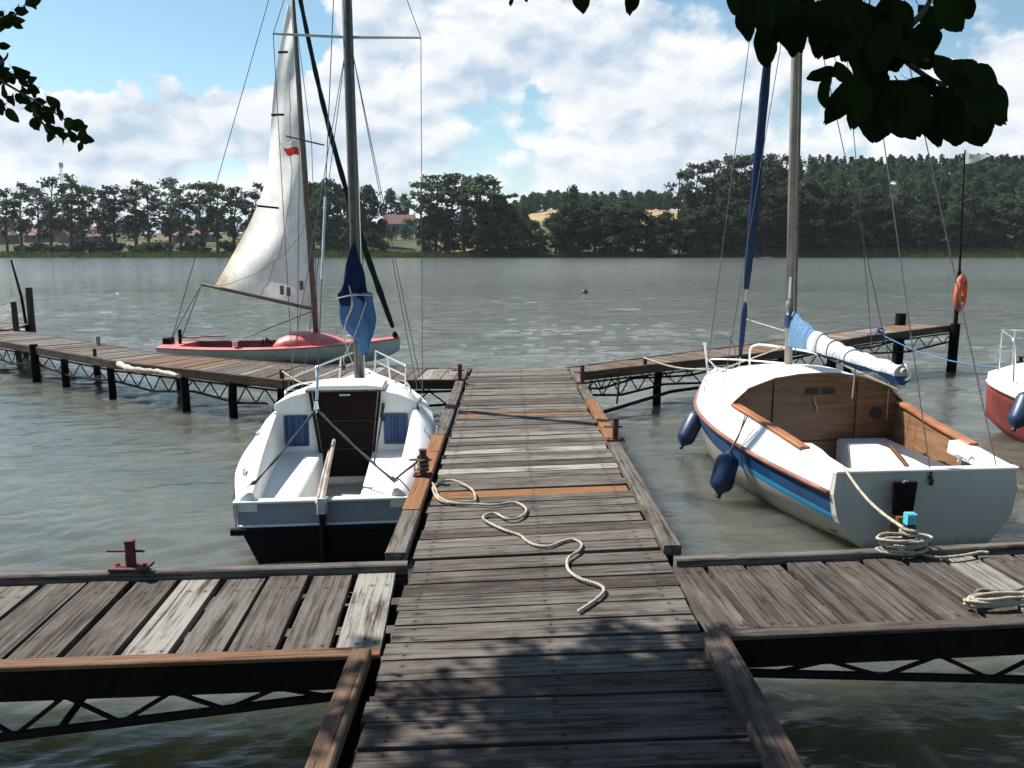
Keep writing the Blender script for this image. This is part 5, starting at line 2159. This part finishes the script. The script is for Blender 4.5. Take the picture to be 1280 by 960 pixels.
for s in (1, -1):
    m.loft([[(x, s * (rb(x)[0] - .172), rb(x)[1] + .02), (x, s * (rb(x)[0] - .22), .06)] for x in np.linspace(.4, 2.7, 8)])
m.poly([(.4, -.5, .06), (2.7, -.6, .06), (2.7, .6, .06), (.4, .5, .06)])
m.build('cockpit_lining', INNER, B)
m = MB()
S = []
for x, w, h in ((2.28, .50, .02), (2.36, .56, .16), (2.55, .58, .25), (2.8, .54, .26), (3.1, .44, .20), (3.4, .30, .11), (3.65, .12, .02)):
    z = rb(x)[1] + .02
    S.append([(x, w * math.cos(a), z + h * max(math.sin(a), 0) ** .8) for a in np.linspace(0, math.pi, 13)])
m.loft(S)
m.poly(S[0])
m.build('cuddy', PINK, B, smooth=60)
mxB = 3.02
m = MB()
rake = -.055
mB = lambda z: Vector((mxB + rake * (z - .5) * .55, 0, z))
m.tube([mB(.35), mB(4.0), mB(8.2)], [.055, .055, .035], 12)
m.build('mast', OLDWOODMAST, B, smooth=180)
be = Vector((.62, .30, 1.50))
bs = mB(1.02)
m = MB()
m.tube([bs, be], [.035, .03], 10)
m.build('boom', OLDWOODMAST, B, smooth=60)
# mainsail
m = MB()
head = mB(6.75)
nU, nV = 28, 60
leech = interp([0, .12, .25, .38, .46, .55, .75, .9, 1.0], [[1.0], [.80], [.60], [.43], [.345], [.30], [.215], [.11], [.03]])
grid = []
foot = (be - bs) * .86
for j in range(nV + 1):
    v = j / nV
    luff = mB(1.06 + (6.75 - 1.06) * v) + Vector((-.05, 0, 0))
    wv = float(leech(v)[0])
    rowp = []
    for i in range(nU + 1):
        u = i / nU
        p = luff + foot * (u * wv) * (1 - .0 * v)
        p.z += -.12 * math.sin(u * math.pi) * (1 - v) * 0 - (foot.z * u * wv) * min(v * 1.6, 1)
        belly = .28 * math.sin(u * math.pi) * math.sin(min(v * 1.4 + .15, 1) * math.pi) * (1 if v < .5 else .8)
        p.y += belly + .05 * math.sin(u * 9 + v * 14) * (1 - v) * u + .03 * math.sin(v * 30 + u * 4) * (1 - u)
        rowp.append(p)
    grid.append(rowp)
base = 0
for r_ in grid:
    m.v += [tuple(p) for p in r_]
for j in range(nV):
    for i in range(nU):
        st = 0.0
        uu, vv = i / nU, j / nV
        st = .85 * sstep(.86, 1.0, uu) * (1 - sstep(.25, .45, vv)) + .8 * sstep(.72, .95, uu) * (1 - sstep(.0, .10, vv)) + .5 * (1 - sstep(0, .12, uu)) * (1 - sstep(.0, .12, vv))
        st = min(st, 1)
        a = j * (nU + 1) + i
        m.face((a, a + 1, a + nU + 2, a + nU + 1), None, (.5, st, 0))
sail = m.build('mainsail', SAIL, B, smooth=180)
for v, u0, u1 in ((.34, .62, 1.0), (.66, .55, 1.0), (.85, .4, 1.0)):
    m = MB()
    j = int(v * nV)
    P = [grid[j][int(u * nU)] + Vector((0, -.02, 0)) for u in (u0, (u0 + u1) / 2, u1)]
    m.tube(P, .022, 6)
    m.build('batten', STEEL, sail)
m = MB()
P = [grid[j][int(nU * (.55 - .35 * j / nV))] + Vector((0, -.015, 0)) for j in range(0, int(nV * .8))]
m.tube(P, .008, 5)
P = [grid[int(nV * .30 * u)][int(nU * (1 - u))] + Vector((0, -.015, 0)) for u in np.linspace(0, 1, 12)]
m.tube(P, .006, 5)
m.build('seam', simple('grey_seam', (.4, .4, .4), .9), sail)
for (u, v) in ((.25, .02), (.33, .02), (.13, .05)):
    m = MB()
    p = grid[int(v * nV)][int(u * nU)]
    m.poly([p + Vector((-.04, -.05, .02)), p + Vector((.04, -.05, .02)), p + Vector((.04, -.05, .2)), p + Vector((-.04, -.05, .2))])
    m.build('reef_patch', OLDWOODMAST, sail)
m = MB()
zs = 4.28
m.tube([mB(zs) + Vector((-.18, -.42, .02)), mB(zs), mB(zs) + Vector((.30, .42, -.04))], .016, 8)
m.build('spreader', OLDWOODMAST, B)
m = MB()
fp = mB(4.22)
m.loft([[fp + Vector((-.05 - .34 * t, -.12 - .1 * t, .02 - .02 * t + .02 * math.sin(t * 6))), fp + Vector((-.05 - .27 * t, -.12 - .1 * t, -.10 + .02 * math.sin(t * 6)))] for t in np.linspace(0, 1, 7)])
m.build('pennant_upper', FLAGWHITE, B, smooth=180)
m = MB()
m.loft([[fp + Vector((-.05 - .27 * t, -.12 - .1 * t, -.10 + .02 * math.sin(t * 6))), fp + Vector((-.05 - .20 * t, -.12 - .1 * t, -.24 + .02 * math.sin(t * 6)))] for t in np.linspace(0, 1, 7)])
m.build('pennant_lower', FLAGRED, B, smooth=180)
bowB = Vector((4.62, 0, .52))
fst = mB(7.9)
m = MB()
pts = [bowB.lerp(fst, t) + Vector((-.18, 0, -.12)) * math.sin(t * math.pi) for t in np.linspace(.02, .9, 26)]
m.tube(pts, [.02 + .042 * math.sin(min(1, (i + 1) / 4) * 1.57) * (1 - i / 45) + .006 * math.sin(i * 2.7) for i in range(26)], 10)
m.build('furled_jib', JIBDARK, B, smooth=180)
m = MB()
m.tube([bowB + Vector((0, 0, -.09)), bowB + Vector((-.01, 0, .0)), bowB + Vector((-.02, 0, .06))], [.03, .06, .03], 10)
m.build('furling_drum', STEEL, B, smooth=60)
m = MB()
for s in (1, -1):
    stay(m, mB(zs) + Vector((.06, s * .40, 0)), mB(7.0), .007)
    stay(m, mB(zs) + Vector((.06, s * .40, 0)), (2.85, s * .72, .34), .007)
stay(m, mB(8.0), (.05, 0, .36), .007)
stay(m, be, (.28, -.05, .42), .012)
stay(m, be, (-.0, .1, .40), .009)
stay(m, mB(1.0), (1.6, -.2, .45), .010)
m.build('rigging', WIRE, B)
m = MB()
m.tube([(.28, -.1, .33), (.29, -.1, .62)], .035, 8)
m.box((-.03, -.2, .30), (.10, .05, .45), ch=.01)
m.build('rudder_head', DOORBROWN, B)
m = MB()
m.tube([(.3, -.1, .45), (1.3, -.3, .52)], .018, 8)
m.build('tiller', TEAK, B)
m = MB()
m.lathe([(.04, 0), (.06, .05), (.05, .10), (.07, .13)], (1.62, -.66, .32), n=12)
m.build('winch', CHROME, B, smooth=60)
m = MB()
m.tube([(2.2, -.55, .3), (2.18, -.5, .5), (2.26, -.45, .38)], .02, 6)
m.tube([(2.05, -.5, .3), (2.10, -.45, .46)], .02, 6)
m.build('fitting', STEEL, B)

# ------------------------------------------------------------------ loose ropes


def rope(name, label, pts, r=.008, mat=None, k=6, n=8, group=None):
    P = spline(pts, k)
    m = MB()
    # three-strand lay: a lightly twisted radius gives the rope its spiral edge
    m.tube(P, [r * (1 + .10 * math.sin(i * 2.2)) for i in range(len(P))], n)
    return tag(m.build(name, mat or ROPE, smooth=180), label, 'rope', group)


zr = DK + .016
zp = [(540, 603), (545, 612), (549, 621), (562, 627), (580, 627), (593, 626), (594, 622), (590, 614), (577, 606), (562, 602), (549, 604), (541, 610), (549, 625), (568, 629), (591, 630), (618, 631), (643, 628), (656, 634), (657, 641), (646, 648), (632, 648),
      (620, 642), (608, 643), (604, 648), (614, 655), (632, 663), (650, 669), (657, 675), (668, 681), (686, 683), (702, 677), (716, 674), (727, 680), (724, 688), (711, 697), (709, 708), (715, 717), (727, 724), (749, 731), (755, 738), (748, 747), (734, 757), (723, 764)]
pts = [on(x, y, zr) for x, y in zp]
for i in (6, 7, 8, 9):
    pts[i].z += .012
rope('rope', 'pale loose rope snaking along the middle of the main pier from the red bollard', pts, .0085, k=5)
# turns round the red bollard by the cabin boat
pts = []
for i in range(30):
    a = i * .75
    pts.append((-.61 + .036 * math.cos(a), 5.62 + .036 * math.sin(a), DK + .09 + .0035 * i))
pts += [(-.66, 5.66, DK + .14), (-.75, 5.72, DK + .06), (-.84, 5.86, .56)]
rope('rope', 'brown weathered rope wound round the red bollard beside the white cabin boat', pts, .009, simple('brown_rope_fibre', (.14, .09, .06), .9, 0, .4, 90, .6), 2)


def coil(label, cx, cy, ra, rb_, turns, ang, seed, mat, tail=(), head=(), r=.0085, wob=.25, zl=.01):
    r3 = random.Random(seed)
    pts = list(head)
    z = DK + .012
    N = turns * 9
    ph = r3.random() * 6
    for i in range(N):
        a = i / 9 * 2 * math.pi + ph
        k = 1 + wob * math.sin(a * .37 + ph) + r3.uniform(-.07, .07)
        x, y = ra * k * math.cos(a), rb_ * k * math.sin(a)
        x += .02 * math.sin(i * .5 + seed)
        c, s = math.cos(ang), math.sin(ang)
        pts.append((cx + x * c - y * s, cy + x * s + y * c, z + zl * (i / 9) + .012 * r3.random()))
    pts += list(tail)
    return rope('rope', label, pts, r, mat, 4)


tailp = [on(x, y, zr) for x, y in ((1150, 690), (1168, 696), (1190, 696), (1212, 693), (1226, 690), (1236, 691))]
coil('untidy coil of white rope heaped round the turquoise capped bollard', bp.x - .03, bp.y - .005, .105, .058, 9, .1, 4, ROPE, tailp, [(bp.x + .02, bp.y + .03, DK + .13)], r=.0085, wob=.38, zl=.009)
pts = [on(1064, 587, .65) + Vector((0, .0, 0))]
s0p = Vector((2.52, 5.80, .66))
e0p = Vector((bp.x - .035, bp.y, DK + .15))
pts = [s0p.lerp(e0p, t) + Vector((0, 0, -.05 * math.sin(t * math.pi))) for t in np.linspace(0, 1, 8)]
for i in range(14):
    a = math.pi + i * .8
    pts.append(Vector((bp.x + .042 * math.cos(a), bp.y + .042 * math.sin(a), DK + .15 - .003 * i)))
rope('mooring_rope', 'taut white mooring rope from the stern of the blue striped boat to the gangway bollard', pts, .010, k=3)
q = on(1250, 758, DK)
pts = []
r4 = random.Random(12)
for i in range(60):
    a = i / 60 * 7 * 2 * math.pi
    pts.append((q.x + .16 * math.cos(a) * (1 + .25 * r4.uniform(-1, 1)), q.y + .035 * math.sin(a) + .02 * math.cos(a) + r4.uniform(-.012, .012), DK + .012 + .0006 * i + .01 * r4.random()))
rope('rope', 'flat hank of pale rope lying on the right gangway at the picture edge', pts, .008, ROPE, 4)
q2 = on(1262, 746, DK)
pts = [(q2.x - .17 + .35 * t, q2.y + .012 * math.sin(t * 14) + .02 * t, DK + .02 + .012 * math.sin(t * 9)) for t in np.linspace(0, 1, 14)]
pts += [(q2.x + .18 - .33 * t, q2.y + .035 + .012 * math.sin(t * 11), DK + .02 + .01 * math.sin(t * 7)) for t in np.linspace(0, 1, 14)]
rope('rope', 'thin dark grey rope lying behind the flat pale hank on the right gangway', pts, .0075, ROPEDARK, 4)
# boat C bow line to the right arm, blue line to the red boat, line from boat A bow
a = Vector((1.98, 11.5, .74))
b = Vector((2.66, 10.30, .74))
pts = [a.lerp(b, t) + Vector((0, 0, -.06 * math.sin(t * math.pi))) for t in np.linspace(0, 1, 8)]
rope('mooring_rope', 'white mooring rope from the bow of the blue striped boat to the right jetty arm', pts, .014, k=3)
a = on(1100, 417, .83)
b = Vector((6.28, 9.95, .80))
pts = [a + Vector((-.25, -.05, -.02)), a + Vector((-.05, .02, .05)), a + Vector((.05, -.02, .02))] + [a.lerp(b, t) + Vector((0, 0, -.12 * math.sin(t * math.pi))) for t in np.linspace(.05, 1, 10)]
rope('mooring_rope', 'blue mooring rope stretched from the right jetty arm to the red hulled boat', pts, .010, ROPEBLUE, 3)
m = MB()
kn = []
for i in range(22):
    t_ = i * .9
    kn.append(a + Vector((.07 * math.cos(t_), .05 * math.sin(t_ * 1.3), .05 + .05 * math.sin(t_ * .7))))
rope('rope', 'blue rope knotted in a bundle on the right jetty arm', kn, .013, ROPEBLUE, 3)
a = Vector((-2.95, 10.36, .72))
b = Vector((-2.10, 9.1, .74))
pts = [a.lerp(b, t) + Vector((0, 0, -.07 * math.sin(t * math.pi))) for t in np.linspace(0, 1, 8)]
rope('mooring_rope', 'white mooring rope from the bow of the white cabin boat to the left jetty arm', pts, .011, k=3)

# ------------------------------------------------------------------ alders on the bank, their leaves hanging into the picture
_lo = interp([0, .10, .24, .44, .64, .82, .94, 1.0], [[0], [.16], [.33], [.43], [.42], [.28], [.12], [.01]])
LO = [(u, float(_lo(u)[0]) * (1.0 if i % 2 else .975)) for i, u in enumerate(np.linspace(0, .985, 22))]


def leaf(mb, base, direc, normal, L, fold=.12, curl=.1, petiole=True, big=False):
    d = Vector(direc).normalized()
    nn = Vector(normal)
    s = d.cross(nn)
    if s.length < 1e-3:
        s = d.orthogonal()
    s.normalize()
    nn = s.cross(d).normalized()
    base = Vector(base)

    wdt, ph_, sk_ = rng.uniform(.50, .86), rng.random() * 6, rng.uniform(-.2, .2)

    def P(u, v):
        wav = .05 * math.sin(u * 9 + ph_ + (2 if v > 0 else 0)) * abs(v) * 2
        return base + d * (u * L) + s * ((v * wdt + sk_ * u * u) * L) + nn * (L * (fold * abs(v) - curl * u * u + wav))
    lo = LO if big else LO[::3] + LO[-1:]
    b = len(mb.v)
    mb.v += [tuple(P(u, 0)) for u in (0, .33, .66, .96)]
    for sg in (1, -1):
        o = len(mb.v)
        mb.v += [tuple(P(u * rng.uniform(.98, 1.02), sg * v)) for u, v in lo[1:]]
        n_ = len(lo) - 1
        i1, i2 = n_ // 3, 2 * n_ // 3
        for q_ in ([b, b + 1] + [o + k for k in range(i1, -1, -1)], [b + 1, b + 2] + [o + k for k in range(i2, i1 - 1, -1)], [b + 2, b + 3] + [o + k for k in range(n_ - 1, i2 - 1, -1)]):
            q_ = q_ if sg < 0 else q_[::-1]
            mb.face(q_, [(0, 0)] * len(q_))
    if petiole:
        e = base - d * (.22 * L)
        w = s * (.012 * L)
        o = len(mb.v)
        mb.v += [tuple(base - w), tuple(base + w), tuple(e + w), tuple(e - w)]
        mb.face((o, o + 1, o + 2, o + 3), [(0, 0)] * 4)


def inframe(p):
    d = Vector(p) - Vector(CAM)
    if d.y < .05:
        return False
    x = 634 + d.x / d.y * 1000
    y = 315 - d.z / d.y * 1000
    return -60 < x < 1340 and y > -40


def alder(label, root, trunk, limbs, twigs, clusters, frame_leaves):
    ro = thing('alder_tree', label, 'tree', root)
    m = MB()
    m.tube(trunk, [.17 - .10 * i / (len(trunk) - 1) for i in range(len(trunk))], 12)
    m.build('trunk', BARK, ro, True, smooth=180)
    for lb in limbs:
        P = spline(lb, 5)
        m = MB()
        m.tube(P, [.055 - .042 * i / (len(P) - 1) for i in range(len(P))], 8)
        m.build('limb', BARK, ro, True, smooth=180)
    m = MB()
    for tw in twigs:
        P = spline(tw, 4)
        m.tube(P, [.008 - .0055 * i / (len(P) - 1) for i in range(len(P))], 6)
    lf = MB()
    for (c, rad, nl, L) in clusters:
        c = Vector(c)
        tip = c + Vector((rng.uniform(-.3, .3), rng.uniform(-.3, .3), rng.uniform(-.1, .2)))
        for j in range(nl):
            p = c + Vector((rng.gauss(0, .5), rng.gauss(0, .5), rng.gauss(0, .4))) * rad
            if inframe(p) or p.z < 1.9:
                continue
            d = Vector((rng.gauss(0, 1), rng.gauss(0, 1), rng.gauss(-.5, .6)))
            leaf(lf, p, d, Vector((rng.gauss(0, .5), rng.gauss(0, .5), 1)), L * rng.uniform(.75, 1.25), petiole=False)
    for (base, d, nrm, L, fo_, cu) in frame_leaves:
        leaf(lf, base, d, nrm, L, fo_, cu, True, True)
    if twigs:
        m.build('twig', BARK, ro, True, smooth=180)
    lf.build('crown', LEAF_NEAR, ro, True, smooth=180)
    return ro


def pxleaf(x, y, ang, Lpx, Y, tw=0.0):
    """leaf whose petiole joint is seen at (x, y), blade pointing at ang (0 right, 90 down), Lpx long"""
    p = at(x, y, Y)
    a = R(ang)
    d = Vector((math.cos(a), rng.uniform(-.35, .35), -math.sin(a)))
    nrm = Vector((rng.uniform(-1.1, 1.1) + tw, -1, rng.uniform(-.8, .8)))
    return (p, d, nrm, Lpx * Y / 1000 * (1.06 if Y > 2 else .93), rng.uniform(.08, .5), rng.uniform(-.05, .3))


# right hand tree: big near leaves in the top right corner
big = [(1047, 82, 165, 46), (1034, 86, 102, 42), (1064, 84, 112, 74), (1098, 94, 95, 80), (1122, 104, 62, 92), (1186, 112, 78, 66), (1204, 120, 60, 62), (1196, 100, 20, 84), (1168, 74, 25, 66),
       (1190, 80, 15, 76), (1160, 4, 35, 52), (1178, -12, 55, 48), (1150, 40, -40, 50), (1120, 70, -50, 62), (1142, 72, -70, 56), (905, -14, 62, 44), (918, -5, 72, 58), (950, -10, 85, 62),
       (974, -8, 80, 72), (990, 2, 85, 66), (1008, -10, 95, 74), (1030, 0, 92, 70), (1040, 20, 80, 60), (1062, -8, 85, 82), (1080, 10, 95, 72), (1086, 30, 60, 66), (1100, -8, 70, 74), (1110, 20, 100, 70), (1124, 0, 80, 60),
       (1056, 36, 120, 44), (1100, 60, 110, 50), (968, 24, 95, 40), (1118, 44, 20, 60), (1080, 66, 70, 52),
       (960, 20, 40, 60), (1000, 10, 20, 70), (1050, 5, 40, 76), (1024, 30, 20, 60), (1060, 64, 30, 50), (712, -16, 75, 32), (728, -14, 110, 30), (772, -14, 70, 34), (790, -12, 120, 30), (652, -10, 100, 12), (940, 36, 60, 50), (1128, 92, 40, 44)]
fl = [pxleaf(x + 6, y + (7 if y > 40 else 0), a, L, rng.uniform(1.16, 1.42)) for x, y, a, L in big]
fl += [pxleaf(x + rng.uniform(-14, 14), y + rng.uniform(-10, 10), a + rng.uniform(-40, 40), L * rng.uniform(.6, .95), rng.uniform(1.16, 1.42)) for x, y, a, L in rng.sample(big[:44], 34)]
tw = [[at(1000, -130, 1.2), at(1060, -20, 1.27), at(1110, 55, 1.3), at(1165, 100, 1.32), at(1200, 106, 1.33)],
      [at(1000, -130, 1.2), at(985, -30, 1.25), at(950, 20, 1.3)], [at(1110, 55, 1.3), at(1135, 70, 1.3), at(1170, 76, 1.34)], [at(1060, -20, 1.27), at(1075, 60, 1.3), at(1092, 95, 1.3)],
      [at(1000, -130, 1.2), at(860, -60, 1.3), at(770, -20, 1.33), at(715, -18, 1.35)], [at(1110, 55, 1.3), at(1150, 20, 1.3), at(1165, -5, 1.3)]]
tw[0].insert(0, Vector((.62, .55, 3.05)))
rt = (2.7, -2.6, .5)
alder('alder tree on the bank whose big dark leaves hang in the top right corner', rt,
      [(2.7, -2.6, .2), (2.65, -2.55, 1.4), (2.5, -2.4, 2.8), (2.35, -2.3, 4.3), (2.3, -2.2, 6.2)],
      [[(2.5, -2.4, 2.8), (1.9, -1.5, 3.1), (1.2, -.4, 3.2), (.62, .55, 3.05), at(1000, -130, 1.2)], [(2.4, -2.35, 3.8), (1.6, -1.2, 4.6), (.9, .2, 5.0)], [(2.3, -2.2, 5.2), (3.0, -1.0, 5.6), (3.6, .2, 5.7)], [(2.3, -2.2, 5.8), (1.2, -2.8, 6.4), (.2, -3.0, 6.6)]],
      tw, [((rng.uniform(.2, 4.2), rng.uniform(-4.2, .6), rng.uniform(4.0, 7.0)), .8, 60, .12) for _ in range(34)]
      + [(at(rng.uniform(920, 1240), rng.uniform(-20, 150), 1.3) + SUNDIR * rng.uniform(1.9, 3.0), .45, 60, .085) for _ in range(16)], fl)  # unseen clusters added up the sun's ray to shade the hanging leaves

# left hand tree: small leaves at the left edge, and the high boughs that shade the near end of the pier
sm = []
for x, y in ((2, 14), (8, 22), (18, 20), (12, 28), (28, 6), (22, 10), (3, 32), (-6, 60), (4, 72), (12, 84), (16, 92), (3, 108), (-4, 92), (20, 122), (30, 108), (36, 104), (40, 126), (48, 112), (56, 120), (34, 134), (50, 138), (60, 136), (66, 132), (76, 140), (80, 146),
             (56, 150), (62, 160), (70, 168), (82, 162), (86, 170), (92, 154), (100, 160), (104, 172), (-6, 126), (6, 132), (14, 118), (44, 144), (24, 98), (90, 150)):
    for j in range(2):
        sm.append(pxleaf(x + rng.uniform(-5, 4), y + rng.uniform(-6, 4), rng.choice((20, 50, 80, 110, 140, -20)) + rng.uniform(-25, 25), rng.uniform(12, 20), rng.uniform(3.3, 3.7)))
tl = [[at(-160, 20, 3.4), at(-20, 90, 3.5), at(30, 118, 3.5), at(70, 142, 3.5), at(104, 168, 3.5)], [at(-160, 20, 3.4), at(-30, 20, 3.5), at(12, 22, 3.5), at(32, 6, 3.5)], [at(30, 118, 3.5), at(50, 150, 3.5), at(70, 172, 3.5)], [at(-20, 90, 3.5), at(5, 75, 3.5), at(10, 66, 3.5)]]
# high boughs: each cluster stands where the sun's ray to a shaded patch of the deck passes through the crown
cl = []
shade = [((660, 850), .20, 26), ((700, 835), .22, 34), ((780, 800), .22, 26), ((830, 830), .3, 46), ((800, 880), .3, 56), ((860, 910), .3, 60), ((900, 850), .2, 30), ((700, 900), .28, 50), ((560, 880), .12, 5), ((490, 905), .12, 6), ((545, 862), .10, 3), ((860, 860), .25, 50), ((780, 930), .3, 60), ((850, 900), .3, 60), ((740, 910), .3, 46), ((840, 950), .35, 60),
         ((920, 940), .25, 40), ((700, 950), .3, 46), ((520, 955), .18, 12), ((440, 860), .10, 10), ((430, 920), .14, 18), ((950, 890), .2, 26), ((900, 800), .15, 16), ((460, 806), .10, 10), ((620, 965), .25, 40), ((750, 855), .2, 30), ((880, 790), .14, 10)]
for (x, y), rad, nl in shade:
    g_ = on(x, y, DK)
    h_ = rng.uniform(4.2, 5.6)
    c = g_ + SUNDIR * (h_ / SUNDIR.z)
    cl.append((c, rad * .9, int(nl * 3.0), .085))
for _ in range(34):
    g_ = Vector((rng.uniform(-.5, 1.2), rng.uniform(-1.6, 1.75), DK))
    h_ = rng.uniform(4.0, 6.5)
    cl.append((g_ + SUNDIR * (h_ / SUNDIR.z), .55, 60, .085))
for _ in range(50):  # extra unseen clusters, added overhead to keep skylight off the near deck
    cl.append(((rng.uniform(-2.6, 2.2), rng.uniform(-2.4, 2.3), rng.uniform(4.4, 6.4)), .75, 60, .125))
for _ in range(16):
    cl.append(((rng.uniform(-7, -3), rng.uniform(-4.5, -.5), rng.uniform(4.2, 7.5)), .8, 60, .09))
lt = (-4.6, -2.4, .5)
alder('alder tree on the bank whose small leafy twigs reach in at the left edge', lt,
      [(-4.6, -2.4, .2), (-4.6, -2.35, 1.5), (-4.5, -2.2, 3.2), (-4.4, -1.9, 5.0), (-4.3, -1.6, 7.2)],
      [[(-4.5, -2.2, 2.8), (-4.2, -.6, 3.2), (-3.6, 1.4, 3.4), (-3.0, 2.8, 3.35), at(-160, 20, 3.4)], [(-4.4, -1.9, 4.6), (-4.1, .2, 5.2), (-3.7, 2.4, 5.5), (-3.3, 4.2, 5.6)],
       [(-4.4, -1.9, 5.0), (-3.4, -.4, 5.4), (-2.6, 1.2, 5.5), (-2.4, 3.2, 5.4)], [(-4.3, -1.7, 5.8), (-3.4, .8, 6.3), (-3.0, 3.0, 6.4)], [(-4.35, -1.8, 5.4), (-5.6, -1.0, 6.2), (-6.6, -.6, 6.6)]],
      tl, cl, sm)

# ------------------------------------------------------------------ summer haze over the lake
hm, ht = newmat('haze_air')
pv = ht.node('ShaderNodeVolumePrincipled')
pv.inputs['Color'].default_value = (.78, .87, .97, 1)
pv.inputs['Density'].default_value = .00007
pv.inputs['Anisotropy'].default_value = .2
ho = ht.node('ShaderNodeOutputMaterial')
ht.l.new(pv.outputs[0], ho.inputs['Volume'])
m = MB()
x0, x1, y0, y1, z0, z1 = -3400, 3400, -60, 1420, -4, 95
V = [(x, y, z) for z in (z0, z1) for x, y in ((x0, y0), (x1, y0), (x1, y1), (x0, y1))]
m.v = V
for f_ in ((3, 2, 1, 0), (4, 5, 6, 7), (0, 1, 5, 4), (1, 2, 6, 5), (2, 3, 7, 6), (3, 0, 4, 7)):
    m.face(f_)
tag(m.build('haze', hm), kind='stuff')
